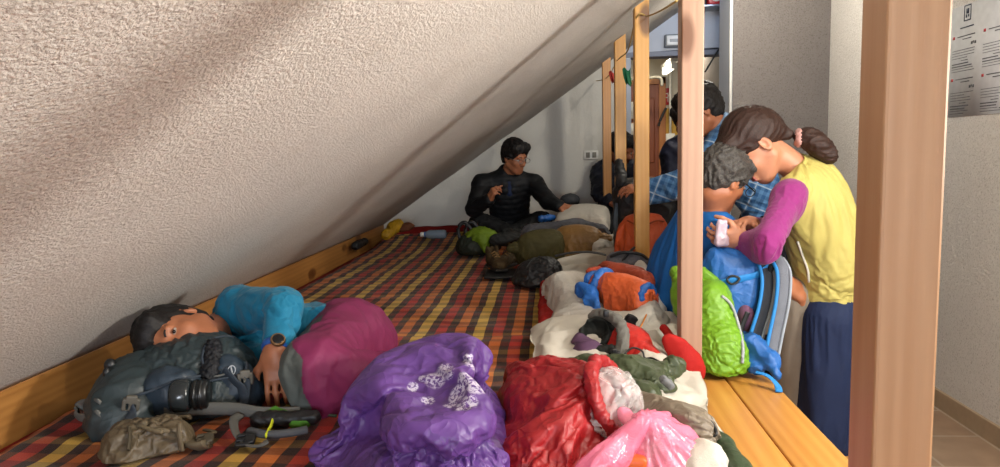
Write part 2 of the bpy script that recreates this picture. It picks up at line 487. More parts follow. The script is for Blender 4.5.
# tiles
def tilemat():
    t = NT('floor_tile'); v = t.coord()
    b = t.n('ShaderNodeTexBrick'); b.offset = 0; b.inputs['Scale'].default_value = 1.0
    b.inputs['Brick Width'].default_value = .3; b.inputs['Row Height'].default_value = .3; b.inputs['Mortar Size'].default_value = .006
    b.inputs['Color1'].default_value = lin('#8a705a'); b.inputs['Color2'].default_value = lin('#97806a'); b.inputs['Mortar'].default_value = lin('#b3a797')
    t.l(v, b.inputs['Vector']); n = t.noise(v, 9, 5)
    t.col(t.mix(.35, b.outputs['Color'], t.ramp(n, [(.3, lin('#6d5747')), (.7, lin('#a78d74'))])))
    t.set(Roughness=.4); return t.m
struct('floor', cub(-1.6, 2.0, -4.4, 9.0, -.08, 0), tilemat())

XL, ZB, SL, YB = -1.41, .68, .672, 5.8
def ceil_z(x): return ZB+SL*(x-XL)
def slope_slab(x0, x1, y0, y1, th):
    v = []
    nu, nv = 60, 120
    def fn(u, w):
        x = x0+(x1-x0)*u; y = y0+(y1-y0)*w
        z = ceil_z(x)+.010*fbm(np.stack([x*2.0, y*1.1, x*0], -1), 3, 4)*sstep(0, .12, u)
        return np.stack([x, y, z], -1)
    return sheet(fn, nu, nv, -th)
struct('ceiling', slope_slab(XL-.02, 2.05, -4.4, YB+.02, .12), M_ceil, True)
struct('wall_back', cub(-1.7, .63, YB, YB+.14, 0, 2.12), M_back)
def gable():
    v = [(.63, 2.02), (2.05, 2.06), (2.05, 3.1), (.63, 2.10)]
    V = [(x, YB, z) for x, z in v]+[(x, YB+.14, z) for x, z in v]
    return np.array(V), [[0, 1, 2, 3], [7, 6, 5, 4], [0, 4, 5, 1], [1, 5, 6, 2], [2, 6, 7, 3], [3, 7, 4, 0]]
struct('wall_gable', gable(), M_head)
struct('wall_right', cub(1.82, 2.0, -4.4, 4.78, 0, 3.1), M_wall)
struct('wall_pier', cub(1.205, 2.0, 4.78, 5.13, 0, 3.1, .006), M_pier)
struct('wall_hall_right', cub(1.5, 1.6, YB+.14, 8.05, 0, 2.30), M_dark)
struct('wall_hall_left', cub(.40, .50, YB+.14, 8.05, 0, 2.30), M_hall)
struct('wall_hall_end', cub(.40, 1.6, 8.05, 8.15, 0, 2.30), M_hall)
struct('ceiling_hall', cub(.40, 1.6, YB+.14, 8.15, 2.30, 2.4), M_hall)
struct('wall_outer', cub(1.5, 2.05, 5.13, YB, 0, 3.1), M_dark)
struct('baseboard_right', cub(1.805, 1.825, -4.4, 4.78, 0, .085, .003), plain('baseboard_tile', '#a08a70', .4))
struct('trim_1', cub(XL-.05, XL, -4.4, YB, .45, ZB, .004), M_board)
struct('trim_2', cub(.62, .66, YB-.006, YB+.16, 0, 2.03, .004), M_head)
struct('trim_3', cub(.60, 1.83, YB-.012, YB+.15, 1.985, 2.025, .004), plain('lintel_paint', '#7c8292', .6))

struct('pier_light_facing', cub(1.198, 1.205, 4.785, 5.13, 0, 3.0, .001), M_head)  # thin added facing; bluish hall light on the pier's side put into its colour
# door at the end of the hall
dx0, dx1 = .80, 1.29
struct('door_1', join(cub(dx0+.07, dx1-.07, 8.005, 8.045, 0, 1.97, .004), cub(dx0+.12, dx1-.12, 7.995, 8.01, 1.1, 1.82, .01), cub(dx0+.12, dx1-.12, 7.995, 8.01, .2, .95, .01)), M_door)
struct('trim_4', join(cub(dx0, dx0+.075, 7.98, 8.05, 0, 2.04, .004), cub(dx1-.075, dx1, 7.98, 8.05, 0, 2.04, .004), cub(dx0, dx1, 7.98, 8.05, 1.965, 2.04, .004)), M_dframe)
struct('trim_5', cub(1.30, 1.5, 8.035, 8.05, 0, 1.70, .002), M_ochre)

# ------------------------------------------------------------------ sleeping platform
pl = thing('sleeping_platform', 'long wooden sleeping platform with a pale pine ledge along the aisle', 'platform', (0.0, 2.5, 0))
part('deck', cub(XL+.001, .385, -1.2, YB-.002, .40, .50, .003), M_deck, pl)
part('edge_plank', cub(.386, .520, -1.2, YB-.02, .505, .55, .005), M_ledge, pl)
part('edge_plank', cub(.5225, .655, -1.2, YB-.02, .505, .55, .005), M_ledge, pl)
part('edge_lip', cub(.372, .3855, -1.2, YB-.02, .42, .552, .004), M_board, pl)
part('front_board', cub(.60, .635, -1.2, YB-.02, .02, .5045, .003), M_deck, pl)

# posts
M_post = [wood('post_pine_%d' % i, a, b, 2, .42, True, .9, i+10) for i, (a, b) in enumerate((('#a87e57', '#c09b76'), ('#94715a', '#ad8a72'), ('#cf9442', '#e0b064'), ('#c88c3c', '#dba75a'), ('#a87238', '#bf8c50')))]
plab = ['nearest pine post, very thick, standing in front of the right wall and its notice',
        'pine post standing beside the lime green sack and the blue shirted man',
        'pine post rising behind the orange bag and the black rucksack',
        'orange pine post between the crouching dark figure and the tan notices',
        'short farthest pine post against the back wall beside the white socket']
yv = [.855, 2.12, 3.24, 4.20, 5.18]
pw = [.0345, .032, .032, .032, .030]
for i in range(5):
    x = .414 if i else .408; w = pw[i]; y = yv[i]
    z1 = ceil_z(x-w)-.004
    v, f = cub(x-w, x+w, y-w, y+w, .5515, z1+.3, .004)
    v = np.array(v)
    top = v[:, 2] > z1; v[top, 2] = np.minimum(v[top, 2], ceil_z(v[top, 0])-.012)
    single('wooden_post', (v, f), M_post[i], plab[i], 'post', smooth=False)

# ------------------------------------------------------------------ bedding
def plaid(name, order, phase, vscale=1.0):
    t = NT(name); c = t.n('ShaderNodeTexCoord'); s = t.n('ShaderNodeSeparateXYZ'); t.l(c.outputs['Object'], s.inputs[0])
    v = c.outputs['Object']
    wob = t.math('MULTIPLY', t.math('SUBTRACT', t.noise(v, 3.0, 2), .5), .02)
    x = t.math('ADD', s.outputs[0], wob)
    D = lin('#35190e'); Y = lin('#dcb34a'); Rr = lin('#bb2a1e'); O = lin('#d5742a')
    colr = dict(Y=Y, R=Rr, O=O)
    fx = t.math('FRACT', t.math('MULTIPLY', t.math('ADD', x, phase), 1/.225))
    st = []
    for i, ch in enumerate(order):
        st += [(i/3, colr[ch]), (i/3+.185, D)]
    warp = t.ramp(fx, st, 'CONSTANT')
    fy = t.math('FRACT', t.math('MULTIPLY', t.math('ADD', s.outputs[1], wob), 1/(.26*vscale)))
    B = lin('#1d0f0a')
    weft = t.ramp(fy, [(0, lin('#b08a3a')), (.17, B), (.34, lin('#94281a')), (.5, B), (.67, lin('#a8581e')), (.83, B)], 'CONSTANT')
    isd = t.ramp(fy, [(0, (0, 0, 0, 1)), (.17, (1, 1, 1, 1)), (.34, (0, 0, 0, 1)), (.5, (1, 1, 1, 1)), (.67, (0, 0, 0, 1)), (.83, (1, 1, 1, 1))], 'CONSTANT')
    f = t.math('ADD', .22, t.math('MULTIPLY', isd, .26))
    cc = t.mix(f, warp, weft)
    cc = t.mix(t.math('MULTIPLY', t.noise(v, 260, 2), .3), cc, tuple(a*.5 for a in D[:3])+(1,))
    t.col(cc); t.bump(t.noise(v, 420, 2), .5, .004); t.set(Roughness=.92); t.b.inputs['Specular IOR Level'].default_value = .15
    t.b.inputs['Sheen Weight'].default_value = .1
    return t.m
def bz(x, y):
    """top of the blankets"""
    p = np.stack([np.asarray(x)*1.0, np.asarray(y)*1.0, np.zeros_like(np.asarray(x, float))], -1)
    z = .558+.006*noise(p*np.array([2.5, 7, 1]), 3)+.006*noise(p*np.array([4, 15, 1]), 8)
    z = z+.075*sstep(4.9, 5.75, p[..., 1])*(.75+.25*noise(p*np.array([4, 6, 1]), 5))*sstep(.2, -.4, p[..., 0])
    z = z+.010*sstep(-1.1, -1.4, p[..., 0])
    return z
M_redm = fabric('red_mattress_cloth', '#8c1a14', .85, .1, 300, .2)
v, f = cub(XL+.003, .366, .2, YB-.01, .502, .540, .012)
single('red_mattress', (v, f), M_redm, 'long flat red mattress whose edge shows beside the low wooden board', 'mattress')
def blanket(x0, x1, y0, y1, nx, ny, lift=0, seed=0):
    def fn(u, w):
        x = x0+(x1-x0)*u; y = y0+(y1-y0)*w
        x = x+.010*noise(np.stack([y*3, u*4, y*0], -1), seed)
        y = y+.014*noise(np.stack([x*4, w*3, x*0], -1), seed+1)
        e = np.minimum(np.minimum(u, 1-u)*(x1-x0), np.minimum(w, 1-w)*(y1-y0))
        z = bz(x, y)+lift-.008*sstep(.03, 0, e)
        return np.stack([x, y, z], -1)
    return sheet(fn, nx, ny, .008)
o = tag(_link('plaid_blanket', *blanket(-1.335, .34, 2.56, 5.74, 110, 220), plaid('plaid_far', 'YRO', .535)), 'large red, orange and yellow plaid blanket stretching from mid platform to the back wall', 'blanket')
o = tag(_link('plaid_blanket', *blanket(-1.335, .30, .6, 2.60, 110, 140, .009, 5), plaid('plaid_near', 'YOR', .755)), 'plaid blanket under the lying woman and the purple covered pack', 'blanket')
# red blanket edge turned up along the back wall
def roll(x0, x1):
    def fn(u, w):
        x = x0+(x1-x0)*u; a = PI*(1.05*w-.02)
        r = .042+.006*noise(np.stack([x*6, w*3, x*0], -1), 2)
        return np.stack([x, 5.735-np.cos(a)*.05, .575+np.sin(a)*r*2.1+.0*x], -1)
    return sheet(fn, 60, 12, .006)
single('red_blanket', roll(-1.36, -.25), M_redm, 'narrow folded red blanket lying against the foot of the back wall', 'blanket')

# ------------------------------------------------------------------ fittings on the walls
# socket
c = P(591, 155, YB)
so = thing('wall_socket', 'white double wall socket on the back wall to the right of the seated man', 'socket', c)
part('plate', cub(c[0]-.058, c[0]+.058, YB-.012, YB-.0005, c[2]-.036, c[2]+.036, .004), M_white, so)
for dx in (-.026, .026):
    part('outlet', cub(c[0]+dx-.016, c[0]+dx+.016, YB-.015, YB-.0115, c[2]-.022, c[2]+.022, .002), plain('socket_grey', '#7d786c', .5), so)
# emergency light on the gable
a = P(664, 48, YB); b = P(684, 34.5, YB)
em = thing('emergency_light', 'white rectangular emergency light box on the bluish gable wall', 'light', ((a[0]+b[0])/2, YB-.03, a[2]))
part('housing', cub(a[0], b[0], YB-.05, YB-.0005, a[2], b[2], .008), plain('grey_frame', '#7b8188', .5), em)
part('diffuser', cub(a[0]+.012, b[0]-.012, YB-.062, YB-.049, a[2]+.012, b[2]-.012, .006), plain('frosted_white', '#dfe2e4', .3), em)
part('sign_strip', cub(a[0]+.035, b[0]-.03, YB-.064, YB-.0615, a[2]+.035, b[2]-.04, .001), plain('dull_grey', '#9aa0a8', .4), em)
# red alarm on a bracket shelf high up
a = P(700, 6, YB-.1)
sh = thing('wall_bracket', 'pale metal bracket shelf high on the gable wall', 'shelf', (a[0]+.1, YB-.1, a[2]-.03))
part('plate', cub(a[0]-.02, a[0]+.20, YB-.2, YB-.0005, a[2]-.025, a[2]-.008, .003), M_metalg, sh)
part('strut', moved(cub(-.01, .01, -.01, .01, 0, .2), rot('X', 45), (a[0]+.02, YB-.01, a[2]-.16)), M_metalg, sh)
al = thing('alarm_sounder', 'red alarm sounder with a round white face at the top of the gable', 'alarm', (a[0]+.11, YB-.1, a[2]-.007))
part('housing', cub(a[0]+.045, a[0]+.175, YB-.17, YB-.03, a[2]-.007, a[2]+.13, .015), M_red, al)
v, f = solid([tor((0, 0, 0), .034, .012), ell((0, 0, 0), (.034, .034, .012))], .004, .01)
part('face', moved((v, f), rot('X', 90), (a[0]+.11, YB-.172, a[2]+.06)), M_white, al)
a2 = thing('black_speaker', 'small black box beside the red alarm sounder', 'box', (a[0]+.015, YB-.1, a[2]-.007))
part('body', cub(a[0]-.012, a[0]+.038, YB-.16, YB-.05, a[2]-.007, a[2]+.12, .006), M_black, a2)
part('grille', cub(a[0]-.004, a[0]+.030, YB-.163, YB-.159, a[2]+.01, a[2]+.10, .002), plain('dark_grille', '#2a2c30', .6), a2)
# cable down the corner
pts = [P(723, 0, YB-.02), P(723.5, 30, YB-.02), P(722, 44, YB-.02), P(717, 52, YB-.02), P(705, 72, YB-.02)]
single('wall_cable', tube(curve(pts, 20), .007), M_black, 'dark cable running down the gable wall beside the grey pier', 'cable')
single('conduit_pipe', tube([(1.188, 4.765, .9), (1.188, 4.765, 2.9)], .010), M_white, 'thin pale conduit running up the corner of the grey pier', 'pipe')

# poster on the right wall
XW = 1.82
ya, yb2, z0, z1 = 2.93, 3.40, PX(990, 114, XW)[2], PX(985, -2, XW)[2]
po = thing('notice_poster', 'white printed notice with columns of small text on the right wall', 'poster', (XW-.003, (ya+yb2)/2, z0))
def wallq(y0, y1, za, zb, d=.001): return cub(XW-.003-d, XW-.003, y0, y1, za, zb)
part('paper', cub(XW-.003, XW-.0005, ya, yb2, z0, z1), plain('notice_paper', '#c4c5c6', .85, 0, .2), po)
ink = plain('notice_ink', '#4c4d50', .5); inks = []
def px_on(x, y): q = PX(x, y, XW); return q[1], q[2]
# crest
cy, cz = px_on(968.5, 12.5)
part('crest', join(wallq(cy-.024, cy+.024, cz-.034, cz-.029), wallq(cy-.024, cy+.024, cz+.029, cz+.034), wallq(cy-.026, cy-.021, cz-.032, cz+.032), wallq(cy+.021, cy+.026, cz-.032, cz+.032),
     wallq(cy-.010, cy+.010, cz-.004, cz+.018), wallq(cy-.013, cy-.004, cz-.018, cz-.006), wallq(cy+.003, cy+.013, cz-.02, cz-.006), wallq(cy-.05, cy+.05, cz-.062, cz-.057)), plain('crest_blue', '#2d3748', .5), po)
rng = random.Random(4); redd = []
for blk_y in ((ya+.012, ya+.215), (ya+.24, ya+.44)):
    for top in (cz-.09, cz-.275):
        y0, y1 = blk_y; mid = (y0+y1)/2
        redd.append(wallq(y1-.02, y1-.006, top-.012, top, .0015))
        z = top-.004
        inks.append(wallq(y0+.03, y1-.04, z-.004, z)); z -= .013
        inks.append(wallq(mid-.045, mid+.02, z-.004, z)); z -= .016
        for q in (.02, .045): inks.append(wallq(y0+q, y0+q+.012, z-.016, z-.004))
        inks.append(wallq(y0+.036, y0+.042, z-.012, z-.002)); z -= .03
        for k in range(9):
            bold = k in (5, 6)
            L = rng.uniform(.55, .98) if k not in (4,) else .25
            if k == 4: inks.append(wallq(mid-.025, mid+.025, z-.003, z))
            elif bold: inks.append(wallq(y1-.19*L, y1-.006, z-.0045, z))
            else: inks.append(wallq(y1-.19*L, y1-.006, z-.0022, z))
            z -= .0115
inks.append(wallq(ya+.03, ya+.08, z0+.02, z0+.024)); inks.append(wallq(ya+.03, ya+.035, z0+.012, z0+.017))
part('text', join(*inks), ink, po); [part('flag_mark', q, M_red, po) for q in redd]

# hallway fittings
a = P(630, 137, 8.03)
def hframe(x0, x1, z0, z1, lab):
    t = thing('notice_sheet', lab, 'notice', ((x0+x1)/2, 8.03, z0))
    part('backing', cub(x0, x1, 7.962, 7.978, z0, z1, .002), plain('notice_brown', '#8c5a30', .5), t)
    part('paper', cub(x0+.012, x1-.012, 7.958, 7.963, z0+.012, z1-.012), plain('paper_white', '#d8d5ca', .6), t)
hframe(.86, .985, P(630, 120, 8)[2], P(630, 101, 8)[2], 'upper paper notice on the hall door beside the post')
hframe(.86, .985, P(630, 136, 8)[2], P(630, 122.5, 8)[2], 'lower paper notice on the hall door beside the post')
# extinguisher sign
a = P(663.5, 105, 8.03); b = P(669.5, 88, 8.03)
sg = thing('fire_sign', 'small red fire equipment sign with white hose symbol in the hall', 'sign', ((a[0]+b[0])/2, 8.03, a[2]))
part('panel', cub(a[0], b[0], 8.036, 8.046, a[2], b[2], .001), M_red, sg)
v, f = solid([tor((0, 0, 0), .022, .005)], .003, .003)
part('symbol', join(moved((v, f), rot('X', 90), ((a[0]+b[0])/2, 8.034, (a[2]+b[2])/2+.01)), cub(b[0]-.02, b[0]-.012, 8.031, 8.036, a[2]+.03, b[2]-.05)), M_white, sg)
# extinguisher (black hose arc) 
pp = [P(666, 108, 7.9), P(663, 114, 7.9), P(660, 121, 7.9), P(658.5, 126, 7.9)]
single('hall_hose', tube(curve(pp, 14), .014), M_black, 'short black hose hanging beside the hall door under the red sign', 'hose')
a = P(671.5, 137, 7.9)
pi_ = thing('heating_pipe', 'white vertical pipe with a small box at its foot in the hall', 'pipe', (a[0], 7.9, a[2]-.05))
part('tube', tube([(a[0], 7.98, a[2]), (a[0], 7.98, 2.28)], .014), M_white, pi_)
part('junction_box', cub(a[0]-.05, a[0]+.05, 7.95, 8.03, a[2]-.05, a[2]+.04, .01), M_white, pi_)
single('ceiling_duct', join(tube(curve([P(648, 78, 7.4), P(656, 77, 7.4), P(661, 79, 7.4), P(662, 86, 7.4)], 14), .016), tube([P(628, 79.5, 7.4), P(650, 77.6, 7.4)], .016)), plain('duct_grey', '#7d796c', .6), 'bent grey pipe above the hall door', 'pipe')
# fluorescent tube
def emit(name, c, s):
    t = NT(name); t.b.inputs['Emission Color'].default_value = lin(c); t.b.inputs['Emission Strength'].default_value = s; t.b.inputs['Base Color'].default_value = (.8, .8, .8, 1); return t.m
ft = thing('tube_lamp', 'lit white tube lamp on the hall ceiling', 'lamp', (1.18, 7.0, 2.1))
q0 = P(673, 66, 6.9)
part('tube', tube([(q0[0], 6.9, q0[2]), (q0[0]+.02, 7.4, q0[2]+.01)], .030, 12), emit('tube_glow', '#fff3dc', 10), ft)
part('batten', cub(q0[0]-.03, q0[0]+.05, 6.87, 7.45, q0[2]+.038, q0[2]+.075, .006), M_white, ft)
for y in (6.885, 7.42): part('holder', cub(q0[0]-.022, q0[0]+.03, y-.010, y+.010, q0[2]-.03, q0[2]+.04, .004), M_white, ft)

# drying cord with cloths between the posts
yy = [5.18, 4.16, 3.20]
pts = [P(596, 81, 5.75), P(607, 77.5, 5.12), P(618, 60, 4.15), P(628, 50, 3.7), P(637, 16.5, 3.19), P(648, 16, 3.19), P(662, 10, 2.7), P(676.5, 1, 2.07)]
single('drying_cord', tube(curve(pts, 60), .0035, 6), plain('cord_tan', '#b99a5a', .7), 'thin tan cord strung from post to post', 'cord')
def rag(px, py, Y, w, h, c, name, lab):
    a = P(px, py, Y)
    def fn(u, v): return np.stack([a[0]+(u-.5)*w*(1-.3*v)+.3*w*v*v, a[1]+.015*np.sin(u*9)*v, a[2]-h*v+.01*np.sin(u*7)], -1)
    single(name, sheet(fn, 12, 12, .003), fabric(name+'_cloth', c, .8), lab, 'cloth')
rag(626.5, 69, 3.9, .045, .085, '#1e6a48', 'green_rag', 'little green cloth hung on the cord between two posts')
rag(612.5, 72, 4.7, .05, .075, '#a0322c', 'red_rag', 'little red cloth hung on the cord near the farthest post')
v, f = cub(.38, .444, -.382, -.318, .5515, ceil_z(.40)-.012, .004)
single('wooden_post', (v, f), M_post[0], 'pine post behind the viewer, next to the nearest one', 'post', smooth=False)
# ------------------------------------------------------------------ helpers for soft goods
def on_surface(v, px, py):
    """point of a mesh met first by a sight line"""
    d = unit(ray(px, py)); w = v-EYE; t = w@d; off = np.linalg.norm(w-t[:, None]*d, axis=1)
    ok = off < max(.008, off.min()*1.5); i = np.where(ok)[0]
    return v[i[np.argmin(t[i])]]
def floor_cut(z, c=(0, 2), ext=3): return box((c[0], c[1], z-.5), (ext, ext, .5), .001, None, .004, '-')
def radial(apex, amp, n, s=0, amp2=.004, soft=.03):
    def d(v, N):
        q = v-np.array(apex); a = np.arctan2(q[:, 1], q[:, 0]); r = np.linalg.norm(q, axis=1)
        w = np.stack([np.cos(a)*n, np.sin(a)*n, r*5], -1)
        return amp*ridge(w, s)*np.clip(r/soft, 0, 1)*np.clip(1.2-r*1.2, .3, 1)+amp2*ridge(v*np.array([22, 22, 22]), s+4)
    return d
def both(*ds):
    return lambda v, N: sum(d(v, N) for d in ds)
def fold_along(direction, amp, freq, s=0, stretch=.25, warp=.03):
    """long creases running along one direction"""
    d = unit(direction); a = np.array([.31, .17, .94]); a = unit(np.cross(d, a if abs(d@a) < .9 else [1., .2, 0])); b = np.cross(d, a)
    R = np.stack([d*stretch, a, b], 1)
    def f(v, N):
        q = v+warp*np.stack([noise(v*7, s), noise(v*7, s+1), noise(v*7, s+2)], -1)
        return amp*ridge(q@R*freq, s+3)
    return f
def strap(name, pts, w, th, m, parent, n=24, up=(0, 0, 1), label=None):
    return part(name, tube(curve(pts, n), w, 10, flat=th/w, up=up), m, parent, label)
def buckle(c, R, s, m, parent, name='buckle'):
    fr = solid([box((0, 0, 0), (.020*s, .016*s, .005*s), .003*s), box((0, .012*s, 0), (.013*s, .012*s, .0065*s), .003*s, None, .002),
                box((.008*s, -.005*s, .0), (.0028*s, .009*s, .012*s), .001, None, .001, '-'), box((-.008*s, -.005*s, .0), (.0028*s, .009*s, .012*s), .001, None, .001, '-')], .0016*s, .002)
    return part(name, moved(fr, R, c), m, parent)

# ------------------------------------------------------------------ purple rain cover pack
def purple():
    A = P(448, 352, 1.70)
    prims = [ell(P(440, 428, 1.60), (.145, .15, .14)), ell(P(455, 380, 1.66), (.075, .07, .055), None, .06), cap(P(452, 357, 1.72), P(482, 372, 1.68), .018, .024, .03), cap(P(482, 372, 1.68), P(503, 412, 1.62), .024, .035, .04),
             ell(P(490, 430, 1.60), (.06, .11, .12), None, .05), ell(P(497, 462, 1.55), (.045, .11, .10), None, .05), ell(P(375, 440, 1.55), (.12, .15, .10), None, .07), ell(P(340, 470, 1.48), (.10, .13, .07), None, .05),
             ell(P(430, 480, 1.40), (.21, .20, .15), None, .08), ell(P(406, 420, 1.66), (.06, .08, .07), None, .06),
             cap(P(437, 352, 1.66), P(462, 348, 1.66), .012, .012, .02), floor_cut(.566)]
    v, f = soft(inflate(prims, -.014), .0072, .05, grow=.27, frames=22, inset=.030, bend=.006, grav=.4, ground=.567)
    v = np.array(v); v[:, 2] = .567+(v[:, 2]-.567)*.90
    t = NT('purple_ripstop'); k = lin('#5b377d'); vv = t.coord(kind='Object')
    n = t.noise(vv, 12, 4); base = t.ramp(n, [(.3, lin('#4c2f6c')), (.7, lin('#5e3b80'))])
    mid = (v.min(0)+v.max(0))/2; loc = np.array([mid[0], mid[1], v[:, 2].min()])
    mask = None
    for (px, py, rx) in ((434, 376, .030), (441, 366, .026), (446, 371, .018), (474, 362, .028), (468, 354, .020), (462, 377, .024), (478, 382, .028), (456, 392, .026), (464, 402, .028), (449, 402, .018), (428, 398, .018), (411, 384, .014), (422, 374, .012)):
        c = on_surface(v, px, py)-loc
        g = t.n('ShaderNodeVectorMath', operation='DISTANCE'); t.l(vv, g.inputs[0]); g.inputs[1].default_value = c.tolist()
        e = t.ramp(t.math('DIVIDE', g.outputs['Value'], rx), [(.72, (1, 1, 1, 1)), (1.0, (0, 0, 0, 1))])
        mask = e if mask is None else t.math('MAXIMUM', mask, e)
    sp = t.ramp(t.noise(vv, 130, 3, .65, .8), [(.45, (0, 0, 0, 1)), (.53, (1, 1, 1, 1))])
    t.col(t.mix(t.math('MULTIPLY', mask, sp), base, lin('#b9b2c4')))
    def cr(sc, sd):
        z = t.noise(t.coord((1, 1, 1), loc=(sd, sd, 0)), sc, 1.5, .4, .6); return t.math('POWER', t.math('SUBTRACT', 1.0, t.math('ABSOLUTE', t.math('MULTIPLY', t.math('SUBTRACT', z, .5), 3.2))), 3.0)
    t.bump(t.math('ADD', cr(9, .3), t.math('MULTIPLY', cr(22, 2.1), .6)), .35, .008); t.set(Roughness=.42); t.b.inputs['Specular IOR Level'].default_value = .4
    single('covered_pack', (v, f), t.m, 'crumpled purple rain cover with white speckled print draped over a pack', 'backpack')
purple()

# ------------------------------------------------------------------ red sack with plastic bag
M_red_ny = fabric('red_nylon', '#9c1218', .48, .1, 500, .3, 0, .4, .6)
def redsack():
    t = thing('drawstring_sack', 'red drawstring sack lying open with a clear plastic bag in its mouth', 'bag', P(570, 455, 1.6))
    mo = P(609, 417, 1.58); mo[2] = .675
    ax = unit([.80, -.30, .42])
    R = frame(np.cross(ax, [0, 1, .2]), ax)
    base = P(548, 425, 1.70); base[2] = .645
    prims = [ell(base, (.125, .18, .088)), ell(P(528, 408, 1.82), (.11, .13, .065), None, .08), cap(base, mo-ax*.03, .090, .096, .05), ell(P(545, 458, 1.5), (.13, .15, .070), None, .06), floor_cut(.566),
             ell(mo+ax*.045, (.080, .088, .10), R, .012, '-')]
    v, f = soft(prims, 0.0072, .05, grow=.13, frames=20, inset=.018, bend=.01, grav=.25, ground=.567)
    part('sack_body', (v, f), M_red_ny, t)
    v, f = solid([tor(mo+ax*.008, .092, .0145, R)], .004, .01, fold_along(ax, .0045, 45, 2, .3, .0))
    part('gathered_rim', (v, f), M_red_ny, t)
    a = P(580, 374, 1.72); b = P(592, 381, 1.68)
    part('cord_toggle', tube([a+[0, 0, .012], b+[0, 0, .012]], [.009, .010], 10), M_white, t, 'white cord toggle')
    pts = [P(582, 380, 1.7), P(568, 378, 1.74), P(563, 388, 1.7), P(578, 394, 1.66), P(594, 387, 1.64), P(593, 380, 1.66)]
    part('drawcord', tube(curve([p+[0, 0, .010] for p in pts], 40), .0028, 6), fabric('red_cord', '#8e1418', .7), t)
    part('eyelet', moved(solid([tor((0, 0, 0), .006, .0025)], .0015, .002), frame((0, 1, 0), (0.2, -.5, .8)), P(570, 373, 1.73)+[0, 0, .004]), M_white, t)
    # clear bag
    M_clear = film('clear_film', '#e8e6e4', .38, .1)
    c = mo+ax*.01
    v, f = soft([ell(c, (.070, .075, .072), R), ell(P(604, 397, 1.60), (.05, .05, .062), None, .04), ell(P(598, 424, 1.50), (.035, .04, .03), None, .04)], 0.0055, .04, grow=.25, frames=16, inset=.02, bend=.01, grav=.1)
    single('plastic_bag', (v, f), M_clear, 'crumpled clear plastic bag bulging from the mouth of the red sack', 'bag')
redsack()

# ------------------------------------------------------------------ pink carrier bag
def pinkbag():
    t = thing('carrier_bag', 'knotted translucent pink plastic carrier bag full of things', 'bag', P(655, 460, 1.45))
    k = P(644, 436, 1.42)+[0, 0, .03]
    M_pink = film('pink_film', '#f283a2', .66, .16)
    c = P(662, 450, 1.46); 
    v, f = solid([ell(c+[0, 0, -.010], (.088, .085, .074)), ell(c+[-.02, -.03, -.05], (.105, .095, .045), None, .05), ell(k+[.012, .018, -.014], (.034, .034, .026), None, .05), floor_cut(.567)], .0045, .05, both(radial(k, .0042, 4.2, 4, .0, .05), fold_along((.4, -.2, -1), .003, 16, 3, .3)))
    part('bag_body', (v, f), M_pink, t)
    v, f = solid([ell(k, (.018, .016, .014)), tor(k, .014, .008, rot('X', 50))], .003, .01, wrinkle(.003, (60, 60, 60), 2, .001))
    part('knot', (v, f), M_pink, t)
    for pts, w in (([k, P(622, 446, 1.40), P(606, 462, 1.37), P(590, 475, 1.36)], (.02, .036, .045, .04)), ([k, P(632, 424, 1.46), P(622, 410, 1.50)], (.012, .014, .01)), ([k, P(655, 420, 1.47), P(668, 416, 1.50)], (.02, .022, .012))):
        p = curve(pts, 18); r = np.interp(np.linspace(0, 1, len(p)), np.linspace(0, 1, len(w)), w)
        v, f = solid([cap(p[i], p[i+1], r[i]*.7, r[i+1]*.7, .01) for i in range(len(p)-1)], .0042, .02, fold_along(p[-1]-p[0], .005, 28, 4, .15, .02))
        part('handle', (v, f), M_pink, t)
    # contents half seen through the film
    v, f = solid([box(P(632, 462, 1.40), (.03, .03, .02), .008)], .005, .01)
    single('snack_packet', (v, f), fabric('orange_packet', '#d4602a', .4), 'orange packet seen through the pink plastic bag', 'packet')
pinkbag()

# ------------------------------------------------------------------ taupe roll, white bag, strap, olive jacket
M_taupe = fabric('taupe_nylon', '#7d7160', .5, .08, 400, .2, 0, .4, .5)
def tauperoll():
    a = P(634, 411, 1.66); b = P(690, 428, 1.52); a[2] = .625; b[2] = .628
    d = unit(b-a)
    t = thing('stuff_roll', 'taupe stuff sack roll with gathered end lying beside the pink bag', 'bag', (a+b)/2-[0, 0, .055])
    v, f = soft([cap(a-d*.03, b, .044, .050), ell(b+d*.012, (.044, .044, .044), None, .03)], .0055, .03, both(fold_along((d[0], d[1], .6), .005, 20, 3, .3), lambda v, N: .007*ridge(np.stack([np.arctan2((v-b)@np.array([0, 0, 1.]), (v-b)@np.array([.5, .8, 0]))*2.2, (v-b)@d*3, 0*v[:, 0]], -1), 5)*sstep(-.03, .05, (v-b)@d)), grow=.12, frames=14, inset=.008, bend=.01, grav=.2)
    part('roll_body', (v, f), M_taupe, t)
    part('end_cord', tube(curve([b+d*.05, b+d*.062+[.008, 0, .01], b+d*.05+[.016, .01, .02], b+d*.03+[.02, .0, .03]], 16), .0035, 6), M_black, t)
tauperoll()
M_wh = fabric('white_sheet_cloth', '#cbc5b8', .85, .05, 350, .2)
v, f = soft([ell(P(704, 462, 1.42), (.045, .06, .05)), ell(P(690, 475, 1.40), (.05, .05, .045))], .006, .04, fold_along((.4, -1, -.6), .009, 18, 3, .3), grow=.25, frames=14, inset=.012, bend=.006, grav=.2)
single('white_bundle', (v, f), M_wh, 'small white cloth bundle in the bottom corner beside the pink bag', 'bundle')
v, f = solid([cap(P(697, 452, 1.50), P(684, 446, 1.54), .02)], .005, .02, wrinkle(.004, (40, 40, 40), 3))
single('blue_scrap', (v, f), fabric('denim_blue', '#3e6394', .8), 'scrap of blue cloth tucked behind the white bundle', 'cloth')
M_dgreen = fabric('dark_green_nylon', '#33452c', .5, .1, 400, .2, 0, .4, .4)
